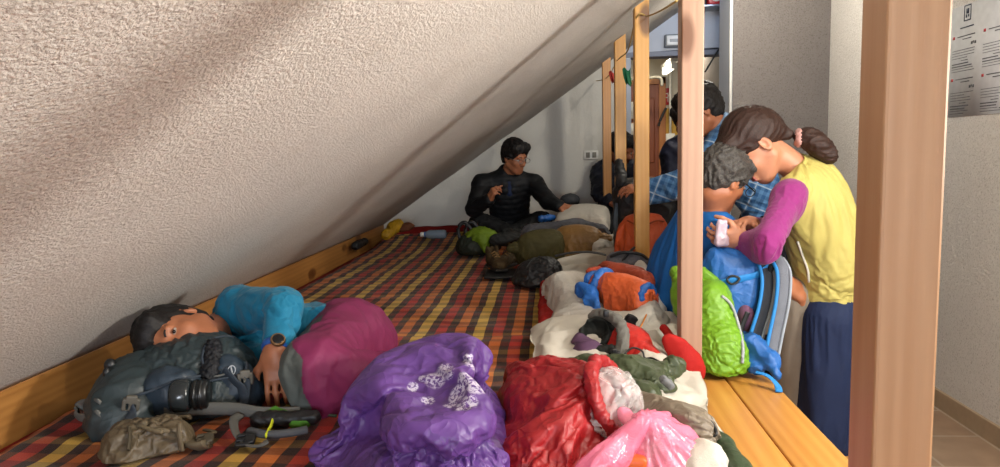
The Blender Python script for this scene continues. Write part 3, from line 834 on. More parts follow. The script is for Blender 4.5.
pts = [P(700, 426, 1.68), P(712, 440, 1.60), P(726, 456, 1.53), P(742, 476, 1.42), P(750, 490, 1.36)]
pts = [np.array([p[0]-.01, p[1], .585]) for p in pts]
v, f = soft(chain(pts, [.016, .026, .03, .03, .03]), .006, .02, None, grow=.2, frames=14, inset=.008, bend=.01, grav=.2)
single('green_sleeve', (v, f), M_dgreen, 'dark green sleeve trailing along the pine ledge in the bottom corner', 'sleeve')
M_olive = fabric('olive_softshell', '#3f4a2e', .6, .1, 400, .2, 0, .3, .5)
def olive():
    pr = [cap(P(582, 362, 1.98), P(625, 366, 1.92), .028, .034, .03), cap(P(625, 366, 1.92), P(655, 378, 1.85), .034, .030, .03), cap(P(618, 378, 1.83), P(650, 392, 1.76), .032, .028, .03), cap(P(566, 364, 2.0), P(590, 360, 2.0), .016, .024, .03),
          cap(P(655, 372, 1.9), P(670, 360, 1.93), .022, .010, .02), cap(P(640, 394, 1.75), P(652, 396, 1.73), .024, .016, .02), ell(P(606, 372, 1.90), (.06, .06, .03), None, .03)]
    v, f = soft(pr, 0.0062, .02, both(fold_along((1, -.5, 0), .010, 15, 6, .25), fold_along((.3, 1, 0), .005, 20, 3, .3)), grow=.34, frames=20, inset=.014, bend=.006, grav=.3)
    t = thing('olive_jacket', 'crumpled olive green jacket heaped between the red sack and the red daypack', 'jacket', (v.min(0)+v.max(0))/2*[1, 1, 0]+[0, 0, v[:, 2].min()])
    part('cloth', (v, f), M_olive, t)
    pts = [on_surface(v, x, y)+[0, 0, .003] for x, y in ((598, 356), (603, 364), (610, 372), (616, 378))]
    part('zip', tube(curve(pts, 14), .003, 6), fabric('zip_tan', '#7a6a38', .6), t)
    v, f = solid([box(P(667, 383, 1.78), (.020, .016, .010), .006, rot('Y', 40))], .004, .01, wrinkle(.003, (40, 40, 40), 3))
    part('hem_lining', (v, f), fabric('grey_lining', '#7b7d80', .8), t, 'grey lining showing at the hem')
olive()

# ------------------------------------------------------------------ red daypack with black open top
def daypack():
    t = thing('red_daypack', 'open red daypack with black lining, grey padded rim and a purple flap', 'backpack', P(620, 368, 2.1)*[1, 1, 0]+[0, 0, .58])
    mo = P(603, 338, 2.22); ax = unit([-.75, .1, .65])
    R = frame(np.cross(ax, [0, 1, .0]), ax)
    tail = P(655, 358, 2.08)
    pr = [cap(mo+[.05, -.02, -.02], tail, .078, .030, .03), ell(P(632, 342, 2.18), (.06, .06, .05), None, .04), ell(mo+ax*.03, (.062, .07, .10), R, .01, '-')]
    v, f = soft(pr, 0.007, .03, grow=.10, frames=14, inset=.010, bend=.02, grav=.2)
    part('pack_body', (v, f), fabric('red_ripstop', '#b8231a', .55, .06, 500, .2), t)
    v, f = solid([ell(P(598, 336, 2.21), (.062, .07, .058)), ell(P(594, 330, 2.17), (.042, .06, .040), None, .008, '-'), cap(P(590, 352, 2.12), P(612, 350, 2.1), .018)], .005, .01, wrinkle(.004, (30, 30, 30), 4))
    part('lining', (v, f), fabric('black_lining', '#1c1f1c', .7), t, 'black lining')
    pts = [P(614, 362, 2.08), P(622, 348, 2.09), P(623, 332, 2.12), P(617, 320, 2.17), P(604, 314, 2.24), P(592, 316, 2.28)]
    v, f = solid(chain(curve(pts, 14), [.013]*16), .004, .02, fold_along((0, 0, 1), .003, 40, 3, 1))
    part('padded_rim', (v, f), fabric('grey_padding', '#75736c', .85, .2, 200, .5), t, 'grey padded rim')
    v, f = solid([cap(P(580, 342, 2.17), P(596, 352, 2.12), .022, .018), ell(P(588, 350, 2.12), (.04, .03, .022)), cap(P(580, 336, 2.2), P(583, 350, 2.15), .012)], .005, .02, fold_along((1, -.5, -.3), .007, 20, 2, .3))
    part('flap', (v, f), fabric('mauve_cloth', '#5c3f5c', .7), t, 'purple flap')
    pts = [P(612, 357, 2.06), P(620, 361, 2.05), P(632, 352, 2.06), P(642, 355, 2.05), P(645, 362, 2.04), P(652, 362, 2.03), P(660, 366, 2.0)]
    part('shock_cord', tube(curve([p+[0, 0, .012] for p in pts], 40), .003, 6), M_black, t)
    for x, y in ((614, 356), (618, 359), (606, 318)):
        part('cord_lock', solid([box(P(x, y, 2.06)+[0, 0, .014], (.009, .009, .011), .004)], .003, .004), M_black, t)
    v, f = solid([box(P(629, 324, 2.25), (.018, .015, .03), .006, rot('Y', 25)), cap(P(606, 316, 2.28), P(612, 322, 2.25), .012)], .004, .006, wrinkle(.003, (40, 40, 40), 2))
    part('hip_tab', (v, f), fabric('black_web', '#141416', .7), t, 'black webbing tab')
daypack()

# ------------------------------------------------------------------ red pads and white sheets at the aisle side
M_redpad = fabric('red_pad_cloth', '#a8140f', .8, .06, 320, .2)
def pad(x0, x1, y0, y1, z0, z1, seed, name, lab, rd=.03):
    v, f = solid([box(((x0+x1)/2, (y0+y1)/2, (z0+z1)/2), ((x1-x0)/2, (y1-y0)/2, (z1-z0)/2), rd)], .012, .02, wrinkle(.006, (9, 9, 9), seed, .003))
    single(name, (v, f), M_redpad, lab, 'mat')
pad(-.06, .365, 2.12, 3.42, .575, .632, 3, 'red_mat', 'thick red mat under the white sheets beside the plaid blanket')
# corner of the pad slumped over the ledge
v, f = solid([ell(P(683, 356, 2.08), (.040, .016, .088), rot('Y', -40)), cap(P(664, 328, 2.2), P(688, 364, 2.07), .014, .016, .03), ell(P(690, 366, 2.07), (.03, .018, .045), rot('Y', -30))], .006, .03, wrinkle(.003, (14, 14, 14), 4))
single('red_cushion', (v, f), M_redpad, 'rounded red cushion end poking past the near side of the post', 'cushion')
def white_sheet():
    def fn(u, w):
        c = quad_patch(P(536, 352, 2.45)*[1, 1, 0], P(672, 322, 2.55)*[1, 1, 0], (.375, 1.40, 0), (.02, 1.45, 0), u, w)
        x, y = c[..., 0], c[..., 1]
        q = np.stack([x, y, 0*x], -1)
        x = x+.012*noise(q*8, 3)*(.2+u); 
        z = .600+.050*sstep(1.9, 2.25, y)+.018*ridge(q*np.array([9, 5, 1])+.5*np.stack([noise(q*4, 7)]*3, -1), 3)+.006*noise(q*18, 4)
        z = z-.035*sstep(.30, .385, x)*sstep(2.3, 2.0, y)
        z = z-.02*sstep(.08, 0, u)
        return np.stack([x, y, z], -1)
    single('white_sheet', soft_sheet(fn, 60, 100, .005, grow=.16, frames=20, bend=.01, grav=.2), M_wh, 'rumpled white sheet running along the ledge under the red daypack and olive jacket', 'sheet')
white_sheet()
M_quilt = fabric('white_quilt_nylon', '#d0cbc0', .55, .04, 400, .15, 0, .4, .5)
def quilt():
    pr = [ell(P(590, 305, 2.750), (.13, .22, .06)), ell(P(575, 290, 2.85), (.10, .16, .06)), ell(P(570, 282, 2.950), (.10, .14, .06)), ell(P(640, 285, 2.800), (.09, .18, .07)), cap(P(560, 318, 2.580), P(640, 322, 2.420), .045, .05), cap(P(560, 280, 2.850), P(580, 312, 2.620), .045, .05), cap(P(640, 262, 3.000), P(652, 312, 2.450), .03, .045), cap(P(548, 333, 2.460), P(600, 328, 2.420), .02, .03)]
    v, f = soft(pr, 0.01, .05, grow=.20, frames=18, inset=.018, bend=.01, grav=.3)
    single('white_sleeping_bag', (v, f), M_quilt, 'puffy white sleeping bag heaped under the orange jacket roll', 'sleeping bag')
quilt()
v, f = solid([cap(P(566, 303, 2.680), P(595, 320, 2.520), .016, .018), cap(P(595, 320, 2.520), P(605, 322, 2.520), .018, .01)], .005, .02, wrinkle(.003, (30, 30, 30), 3))
single('mauve_edge_cloth', (v, f), fabric('mauve_edge', '#8a5f6c', .8), 'narrow mauve cloth peeping from under the white sleeping bag', 'cloth')
single('orange_string', tube(curve([P(647, 319, 2.410)+[0, 0, .02], P(643, 328, 2.340)+[0, 0, .02], P(637, 340, 2.220)+[0, 0, .02]], 10), .003, 6), plain('orange_cord', '#d98a3a', .7), 'thin orange string lying on the white sheet', 'string')

# ------------------------------------------------------------------ orange jacket roll and rust jacket
M_or = fabric('orange_shell', '#e0622c', .5, .06, 450, .2, 0, .4, .4)
M_blu = fabric('bright_blue_shell', '#1f66b8', .5, .08, 450, .2, 0, .4, .4)
def orange_roll():
    a = P(602, 284, 2.670); b = P(640, 293, 2.520); d = unit(b-a)
    t = thing('orange_jacket', 'bright orange jacket rolled up with blue ends on the white sleeping bag', 'jacket', (a+b)/2-[0, 0, .06])
    v, f = soft([cap(a, b, .058, .060), ell((a+b)/2+[0, -.01, .0], (.07, .055, .058))], 0.0065, .03, grow=.20, frames=16, inset=.012, bend=.008, grav=.2)
    part('rolled_body', (v, f), M_or, t)
    R = frame(np.cross(d, [0, 0, 1.]), d)
    v, f = solid([tor(a+d*.012, .048, .018, R)], .005, .01, wrinkle(.003, (30, 30, 30), 2)); part('blue_band', (v, f), M_blu, t, 'blue band')
    v, f = solid([tor(b+d*.035, .030, .014, R)], .005, .01, wrinkle(.003, (30, 30, 30), 5)); part('blue_band', (v, f), M_blu, t, 'blue end')
    v, f = soft([cap(P(580, 284, 2.640), P(592, 290, 2.600), .02, .026), cap(P(588, 276, 2.680), P(600, 272, 2.700), .022, .018), cap(P(584, 294, 2.580), P(596, 298, 2.560), .012, .02)], .006, .02, None, grow=.3, frames=16, inset=.012, bend=.006, grav=.2); part('blue_cuff', (v, f), M_blu, t, 'blue cuff')
    v, f = solid([cap(P(590, 273, 2.720), P(598, 270, 2.740), .018)], .005, .02, wrinkle(.004, (30, 30, 30), 1)); part('collar', (v, f), fabric('brick_cloth', '#a8452c', .7), t, 'brick red collar')
orange_roll()
v, f = soft([cap(P(606, 266, 2.840), P(645, 280, 2.670), .032, .04), cap(P(645, 280, 2.670), P(652, 297, 2.520), .034, .026), cap(P(612, 272, 2.770), P(640, 272, 2.770), .03, .03)], .006, .03, None, grow=.25, frames=16, inset=.012, bend=.01, grav=.3)
single('rust_jacket', (v, f), fabric('rust_shell', '#a4442a', .6, .1, 400, .2), 'rust red jacket crumpled behind the bright orange roll', 'jacket')
def pouch():
    c = P(628, 262, 3.070)
    t = thing('mesh_pouch', 'grey mesh pouch with dark trim behind the rust jacket', 'pouch', c-[0, 0, .05])
    v, f = solid([ell(c, (.085, .07, .045)), cap(c+[-.06, 0, .01], c+[.06, .0, -.01], .03)], .006, .03, wrinkle(.005, (22, 22, 22), 4))
    part('pouch_body', (v, f), fabric('grey_mesh', '#6d6c72', .8, .25, 160, .6), t)
    part('trim', tube(curve([c+[-.08, -.03, .03], c+[-.02, -.06, .052], c+[.05, -.055, .04], c+[.085, -.02, .01]], 16), .007, 8), M_black, t)
    part('trim', tube(curve([c+[-.05, -.05, -.01], c+[0, -.05, .05], c+[.03, .02, .06]], 16), .006, 8), M_black, t)
pouch()

# ------------------------------------------------------------------ black bag, stuff sacks, grey jacket, shoes
M_blk = fabric('black_nylon', '#17181a', .55, .15, 400, .25, 0, .4, .5)
M_oliv2 = fabric('olive_canvas', '#453f1d', .75, .12, 300, .3)
M_tan = fabric('tan_nylon', '#8a6430', .5, .1, 400, .25, 0, .4, .5)
def blackbag():
    c = P(538, 270, 3.55)
    t = thing('black_bag', 'limp black bag with a long strap at the edge of the plaid blanket', 'bag', c*[1, 1, 0]+[0, 0, .57])
    v, f = soft([ell(c+[0, 0, -.01], (.12, .10, .075)), ell(c+[.05, -.02, .01], (.07, .08, .06)), ell(c+[-.03, .0, -.05], (.10, .1, .04)), floor_cut(.567, (0, 3))], 0.009, .04, grow=.18, frames=16, inset=.012, bend=.01, grav=.3, ground=.568)
    part('bag_body', (v, f), M_blk, t)
    strap('shoulder_strap', [P(555, 262, 3.45)+[0, 0, .03], P(570, 259, 3.45)+[0, 0, .03], P(590, 256, 3.45)+[0, 0, .02], P(606, 257, 3.45)+[0, 0, .01]], .022, .005, M_blk, t)
blackbag()
def stuff(a, b, r, m, name, lab, seed, cord=True):
    a, b = np.array(a), np.array(b); d = unit(b-a)
    t = thing(name, lab, 'bag', (a+b)/2-[0, 0, r])
    v, f = soft([cap(a, b, r, r*.96), ell((a+b)/2, (np.linalg.norm(b-a)*.5+r*.5, r*1.02, r*1.0), frame(np.cross([0, 0, 1], d), (0, 0, 1)) if False else None)], 0.0085, .04, grow=.20, frames=14, inset=.010, bend=.01, grav=.2)
    part('sack_body', (v, f), m, t)
    e = b+d*r*.9
    v, f = solid([cap(e-d*.02, e+d*.035, .035, .022), tor(e+d*.01, .024, .007, frame(np.cross(d, [0, 0, 1.]), d))], .005, .015, lambda v, N: .004*ridge(np.stack([np.arctan2((v-e)[:, 2], (v-e)[:, 1])*3, 0*v[:, 0], 0*v[:, 0]], -1), 3))
    part('gathered_neck', (v, f), m, t)
stuff(P(566, 239, 4.0), P(590, 239, 3.95), .082, M_tan, 'tan_stuff_sack', 'plump tan stuff sack lying beside the olive one', 3)
stuff(P(552, 243, 3.95), P(530, 246, 3.92), .085, M_oliv2, 'olive_stuff_sack', 'dark olive stuff sack between the brown boots and the tan sack', 7)
v, f = soft([cap(P(530, 232, 4.25), P(575, 226, 4.35), .055, .05), cap(P(575, 226, 4.35), P(603, 228, 4.3), .05, .03), cap(P(523, 243, 4.15), P(535, 232, 4.25), .03, .04)], .008, .04, None, grow=.25, frames=16, inset=.012, bend=.01, grav=.3)
single('grey_jacket', (v, f), fabric('mid_grey_shell', '#5f6066', .7, .1), 'grey jacket lying behind the tan and olive stuff sacks', 'jacket')
v, f = soft([cap(P(598, 246, 3.9), P(615, 240, 3.95), .05, .045), cap(P(560, 262, 3.7), P(615, 252, 3.75), .03, .04)], .008, .04, None, grow=.22, frames=14, inset=.012, bend=.01, grav=.3)
single('white_cloth', (v, f), M_wh, 'white cloth heaped at the right end of the tan stuff sack', 'cloth')
def sheet_flat(name, lab, c, z, seed, m, amp=.012, cat='sheet', n=40):
    def fn(u, w):
        q = quad_patch(*c, u, w); x, y = q[..., 0], q[..., 1]; k = np.stack([x, y, 0*x], -1)
        e = np.minimum(np.minimum(u, 1-u), np.minimum(w, 1-w))
        zz = z+amp*ridge(k*np.array([8, 8, 1]), seed)+amp*.5*noise(k*15, seed+1)-.02*sstep(.1, 0, e)
        return np.stack([x+.02*noise(k*6, seed+3), y+.02*noise(k*6, seed+4), zz], -1)
    single(name, soft_sheet(fn, n, n, .005, grow=.10, frames=16, bend=.02, grav=.2), m, lab, cat)
sheet_flat('white_sheet', 'white sheet spread between the tan stuff sack and the white sleeping bag', ((-.02, 3.38, 0), (.365, 3.38, 0), (.365, 4.15, 0), (.0, 4.1, 0)), .645, 2, M_wh)
pad(-.04, .365, 3.44, 4.6, .575, .622, 6, 'red_mat', 'red mat under the tan and olive stuff sacks')
def boots():
    fl = P(501, 268, 3.9)
    def tray(u, w):
        q = quad_patch(P(484, 275, 3.75), P(520, 275, 3.75), P(520, 262, 4.02), P(486, 262, 4.02), u, w); q[..., 2] = .582+.004*noise(q*9, 3); return q
    single('black_cloth', sheet(tray, 20, 20, .012), M_blk, 'folded black cloth lying flat in front of the brown boots', 'cloth')
    M_boot = fabric('brown_suede', '#4a3a22', .85, .2, 250, .4); M_sole = plain('boot_sole', '#1a1612', .8)
    for i, (x, y, Y, a, lab) in enumerate(((495, 256, 3.98, 20, 'left brown hiking boot with wide open collar on the plaid blanket'), (509, 252, 4.06, -25, 'right brown hiking boot leaning against the olive stuff sack'))):
        c = P(x, y, Y); c[2] = .592
        R = rot('Z', a)
        t = thing('hiking_boot', lab, 'boot', c)
        up = [cap((0, -.08, .035), (0, .05, .04), .036, .034), cap((0, .05, .045), (0, .065, .10), .036, .040, .03), ell((0, -.10, .03), (.040, .05, .030)), ell((0, .07, .14), (.027, .032, .06), None, .006, '-'), cap((0, .02, .09), (0, .04, .13), .024, .028, .01, '-')]
        v, f = solid(xf(up, R, c), .005, .03, wrinkle(.003, (26, 26, 26), i)); part('upper', (v, f), M_boot, t)
        v, f = solid(xf([box((0, -.03, .008), (.040, .115, .010), .008)], R, c), .005, .01); part('sole', (v, f), M_sole, t)
        for k in range(3):
            q = [(-.02, -.05+.03*k, .068+.008*k), (0, -.045+.03*k, .078+.008*k), (.02, -.05+.03*k, .068+.008*k)]
            part('lace', tube([R@np.array(p)+c for p in q], .0035, 6), M_tan, t)
boots()

# ------------------------------------------------------------------ far end: lime bag, dark jacket, pillow, small things
def limebag():
    c = P(480, 223, 4.7); c[2] = .66
    t = thing('lime_bag', 'dark rucksack with a lime green lid lying before the seated man', 'bag', c*[1, 1, 0]+[0, 0, .57])
    v, f = soft([ell(c+[-.05, -.05, -.03], (.12, .13, .09)), ell(c+[.02, 0, -.02], (.13, .12, .08)), floor_cut(.575, (0, 5))], 0.01, .04, grow=.12, frames=12, inset=.012, bend=.01, grav=.2, ground=.575); part('bag_body', (v, f), fabric('dark_green_cloth', '#23291f', .6), t)
    v, f = solid([ell(c+[.01, -.05, .035], (.105, .10, .065)), cap(c+[.02, -.14, .03], c+[.05, -.15, -.04], .03, .02), cap(c+[.1, -.06, .03], c+[.13, -.04, .01], .03, .015)], .008, .04, both(fold_along((1, 0, -.4), .008, 16, 3, .4), wrinkle(.004, (24, 24, 24), 2))); part('lime_lid', (v, f), fabric('lime_cloth', '#6d871c', .6), t, 'lime green lid')
    for dx in (0, .05):
        part('carry_hoop', tube(curve([c+[-.13+dx, 0, -.02], c+[-.15+dx, 0, .09], c+[-.10+dx, 0, .13], c+[-.05+dx, .0, .06]], 20), .013, 8), M_blk, t)
limebag()
v, f = soft([cap(P(494, 240, 4.55), P(520, 236, 4.6), .03, .035), cap(P(505, 232, 4.75), P(528, 233, 4.7), .03, .03), ell(P(508, 237, 4.6), (.12, .08, .03))], .009, .04, None, grow=.25, frames=16, inset=.012, bend=.01, grav=.3)
single('dark_jacket', (v, f), fabric('charcoal_shell', '#2b2c2b', .7, .12), 'charcoal jacket spread in front of the lime topped bag', 'jacket')
sheet_flat('white_pillow', 'x', ((0, 0, 0), (.1, 0, 0), (.1, .1, 0), (0, .1, 0)), 0, 1, M_wh, n=4) if False else None
v, f = soft([box(P(582, 213, 4.95)+[0, 0, -.03], (.19, .18, .06), .05, rot('X', 12)@rot('Z', -6)), ell(P(586, 211, 4.95), (.16, .15, .065))], .011, .04, None, grow=.14, frames=16, inset=.015, bend=.01, grav=.3)
single('white_pillow', (v, f), M_wh, 'large white pillow beside the seated man\'s outstretched hand', 'pillow')
v, f = solid([cap(P(592, 209, 5.3), P(616, 206, 5.3), .03, .035)], .007, .02, wrinkle(.005, (16, 16, 16), 3))
single('red_cloth', (v, f), M_redpad, 'strip of red cloth behind the white pillow', 'cloth')
v, f = solid([cap(P(541, 219, 4.85), P(553, 217, 4.9), .026, .022)], .006, .02, wrinkle(.005, (24, 24, 24), 3))
single('blue_cloth', (v, f), M_blu, 'small bright blue cloth between the seated man and the white pillow', 'cloth')
def cap_item():
    c = P(570, 200, 5.3)
    t = thing('baseball_hat', 'dark grey peaked hat lying beyond the white pillow', 'hat', c-[0, 0, .05])
    v, f = solid([ell(c, (.075, .08, .05)), floor_cut(c[2]-.03, (0, 5))], .007, .02, wrinkle(.004, (20, 20, 20), 3)); part('crown', (v, f), fabric('cap_grey', '#45474a', .8), t)
    v, f = solid([ell(c+[-.07, -.04, -.025], (.06, .05, .010))], .006, .02); part('brim', (v, f), fabric('cap_brim', '#3a3c3f', .8), t)
cap_item()
def bottle(a, b, r, m_body, m_cap, name, lab, capfirst=True):
    a, b = np.array(a), np.array(b); d = unit(b-a); L = np.linalg.norm(b-a)
    t = thing(name, lab, 'bottle', (a+b)/2-[0, 0, r])
    part('bottle_body', tube([a+d*.03, a+d*.04, a+d*.07, b-d*.015, b], [r*.42, r*.55, r, r, r*.8], 16), m_body, t)
    part('cap', tube([a, a+d*.004, a+d*.03, a+d*.032], [r*.4, r*.52, r*.52, r*.4], 14), m_cap, t)
    part('neck_ring', tube([a+d*.033, a+d*.041], [r*.62, r*.62], 14), M_blu, t)
ba = P(420, 228, 5.25); bb = P(446, 226, 5.25); ba[2] = bb[2] = .63+.02
bottle(ba, bb, .034, film('bottle_plastic', '#8fa6b8', .65, .15), M_white, 'water_bottle', 'clear water bottle with white and blue cap lying near the back wall')
v, f = solid([cap(P(386, 235, 5.0), P(398, 225, 5.2), .035, .045), ell(P(394, 227, 5.15), (.05, .05, .035))], .007, .03, wrinkle(.009, (20, 20, 20), 3))
single('yellow_bag', (v, f), fabric('yellow_plastic', '#b98f22', .45), 'crumpled yellow bag at the far end of the low wooden board', 'bag')
v, f = solid([ell(P(408, 226, 5.2), (.05, .05, .03)), ell(P(403, 229, 5.15), (.04, .03, .025))], .007, .03, wrinkle(.006, (24, 24, 24), 3))
single('brown_wrap', (v, f), fabric('brown_wrap_cloth', '#6b3f28', .8), 'small brown bundle between the yellow bag and the water bottle', 'bundle')
bk = PX(362, 244, -1.33)
v, f = solid([cap(bk+[-.02, -.1, .0], bk+[-.02, .15, .0], .03, .025)], .007, .03, wrinkle(.006, (24, 24, 24), 3))
single('black_sock', (v, f), M_blk, 'small black garment lying against the low wooden board', 'cloth')

# ------------------------------------------------------------------ orange bag, black rucksack by the posts
def orangebag():
    c = P(643, 240, 3.35)
    t = thing('orange_bag', 'large orange drawstring bag standing beside the blue shirted man', 'bag', c*[1, 1, 0]+[0, 0, .56])
    v, f = soft([ell(c, (.115, .12, .13)), ell(c+[-.01, 0, -.10], (.115, .13, .10)), cap(c+[-.06, 0, .09], c+[.07, 0, .10], .04, .035), floor_cut(.56, (0, 3))], 0.009, .05, grow=.18, frames=16, inset=.015, bend=.01, grav=.3, ground=.555)
    part('bag_body', (v, f), fabric('orange_nylon', '#c9501a', .5, .08, 400, .2, 0, .4, .4), t)
    part('drawcord', tube(curve([c+[-.08, -.06, .10], c+[-.02, -.10, .08], c+[.05, -.09, .10], c+[.09, -.04, .09]], 16), .004, 6), fabric('dark_orange_cord', '#8a3812', .7), t)
orangebag()
def rucksack():
    c = P(652, 205, 3.75)
    t = thing('black_rucksack', 'black rucksack with curved grey straps behind the third post', 'backpack', c*[1, 1, 0]+[0, 0, .56])
    v, f = solid([box(c+[-.03, 0, -.09], (.17, .12, .20), .08), ell(c+[-.06, 0, .08], (.14, .11, .07)), floor_cut(.56, (0, 3.7))], .010, .05, wrinkle(.007, (14, 14, 14), 4)); part('pack_body', (v, f), M_blk, t)
    for dx, dy in ((0, -.13), (.05, -.15)):
        pts = [c+[.00+dx, dy, .05], c+[.07+dx, dy-.02, .085], c+[.14+dx, dy, .02], c+[.16+dx, dy, -.09]]
        strap('shoulder_strap', pts, .022, .012, fabric('strap_grey_%d' % int(dx*100), '#3b3d40' if dx else '#232427', .8), t, up=(0, 1, 0))
    strap('top_strap', [c+[-.18, -.08, .06], c+[-.08, -.1, .13], c+[.02, -.08, .12]], .012, .005, fabric('grey_web', '#57606a', .8), t)
    v, f = solid([cap(P(622, 183, 3.7), P(619, 162, 3.75), .035, .022)], .007, .02, wrinkle(.005, (20, 20, 20), 2)); part('side_pocket', (v, f), M_blk, t)
    strap('side_strap', [c+[-.19, -.08, .02], c+[-.2, -.09, -.08], c+[-.19, -.09, -.16]], .012, .005, fabric('grey_web2', '#4a545c', .8), t, up=(0, 1, 0))
rucksack()

# ------------------------------------------------------------------ lime sack and blue backpack on the ledge
def limesack():
    M_lime = fabric('lime_nylon', '#71a41c', .45, .06, 450, .2, 0, .4, .5)
    t = thing('lime_sack', 'bright lime green sack standing on the pine ledge against the post', 'bag', (.50, 2.2, .551))
    pr = [ell(P(718, 350, 2.180), (.085, .085, .10)), ell(P(712, 312, 2.240), (.075, .08, .11)), ell(P(726, 355, 2.140), (.065, .07, .085)), cap(P(688, 288, 2.340), P(715, 292, 2.300), .045, .05), cap(P(678, 280, 2.360), P(686, 300, 2.340), .022, .03), box((.47, 2.2, .40), (.5, .5, .155), .002, None, .012, '-')]
    v, f = soft(pr, 0.007, .05, grow=.17, frames=20, inset=.014, bend=.008, grav=.35, ground=.556)
    part('sack_body', (v, f), M_lime, t)
    pts = [on_surface(v, x, y)+[.003, -.003, 0] for x, y in ((722, 294), (732, 304), (739, 322), (743, 344), (743, 362))]
    part('piping', tube(curve(pts, 24), .005, 6), fabric('grey_piping', '#a8aeb0', .6), t, 'grey piping')
    v, f = solid([cap(P(676, 272, 2.370), P(684, 283, 2.340), .016, .03), cap(P(700, 276, 2.320), P(712, 284, 2.300), .028, .026)], .006, .03, fold_along((.2, .1, 1), .008, 22, 3, .3)); part('gathered_top', (v, f), M_lime, t)
limesack()
def bluepack():
    M_b = fabric('cobalt_nylon', '#1b62ad', .5, .08, 450, .2, 0, .4, .4); M_bw = fabric('azure_webbing', '#2a86d0', .6, .05, 300, .2)
    M_gp = fabric('grey_mesh_pad', '#70757f', .8, .15, 200, .4)
    t = thing('blue_backpack', 'cobalt blue backpack standing on the ledge with padded straps facing the aisle', 'backpack', (.66, 2.5, .551))
    pr = [cap(P(722, 270, 2.38), P(756, 268, 2.36), .072, .070), ell(P(735, 282, 2.36), (.10, .085, .075), None, .05), cap(P(738, 295, 2.36), P(734, 345, 2.30), .068, .060), ell(P(745, 360, 2.26), (.06, .07, .05)), cap(P(716, 255, 2.36), P(724, 250, 2.36), .03, .03),
          ell(P(733, 242, 2.34), (.05, .05, .035), None, .02, '-')]
    v, f = soft(pr, 0.0075, .05, grow=.13, frames=16, inset=.012, bend=.01, grav=.3)
    part('pack_body', (v, f), M_b, t)
    S = lambda x, y, d=.004: on_surface(v, x, y)+unit(EYE-on_surface(v, x, y))*d
    strap('top_strap', [S(715, 285), S(728, 280), S(745, 277), S(760, 273), P(776, 262, 2.280)], .013, .004, M_bw, t, up=(0, 1, .3), label='azure compression strap')
    part('carabiner', tube(curve([S(725, 279, .014), S(733, 274, .014), S(740, 276, .014), S(738, 281, .014), S(729, 283, .014)], 24, True), .004, 6, True), M_black, t)
    for k, pts in enumerate(([P(776, 258, 2.30), P(783, 272, 2.25), P(782, 300, 2.22), P(775, 335, 2.19), P(768, 370, 2.16)], [P(764, 262, 2.30), P(768, 280, 2.27), P(765, 305, 2.25), P(757, 332, 2.23), P(752, 350, 2.22)])):
        strap('shoulder_strap', pts, .021, .010, M_gp if k == 0 else fabric('dark_pad', '#3a3f47', .8, .15, 200, .4), t, up=(0, 1, 0), label='grey padded shoulder strap' if k == 0 else 'dark padded shoulder strap')
        strap('strap_edge', [p+[-.020, -.006, 0] for p in pts], .006, .006, M_bw, t, up=(0, 1, 0), label='blue strap edge')
        strap('strap_edge', [p+[.020, -.006, 0] for p in pts], .005, .006, fabric('pale_edge%d' % k, '#9aa3ad', .7), t, up=(0, 1, 0), label='pale strap edge')
    part('back_panel', solid([box(P(757, 300, 2.34), (.012, .07, .16), .01, rot('Y', 12))], .007, .01), fabric('back_mesh', '#23272d', .85, .2, 160, .5), t, 'dark mesh back panel')
    strap('webbing', [P(748, 312, 2.220), P(741, 330, 2.220), P(738, 350, 2.200)], .008, .003, M_black, t, up=(0, 1, 0))
    v, f = solid([cap(P(752, 342, 2.140), P(770, 360, 2.100), .03, .026), cap(P(770, 360, 2.100), P(776, 376, 2.060), .024, .014), cap(P(748, 345, 2.160), P(756, 368, 2.110), .026, .024)], .006, .02, wrinkle(.005, (22, 22, 22), 3)); part('hip_belt', (v, f), M_b, t)
    strap('belt_tail', [P(756, 372, 2.040), P(768, 376, 2.020), P(777, 385, 2.000), P(779, 392, 1.980)], .010, .003, M_bw, t)
    pts = [P(745, 300, 2.220), P(738, 315, 2.240)]
    part('pocket', solid([ell(P(745, 318, 2.280), (.03, .03, .05))], .006, .02), fabric('plum_mesh', '#6d4862', .8), t, 'plum mesh pocket')
bluepack()
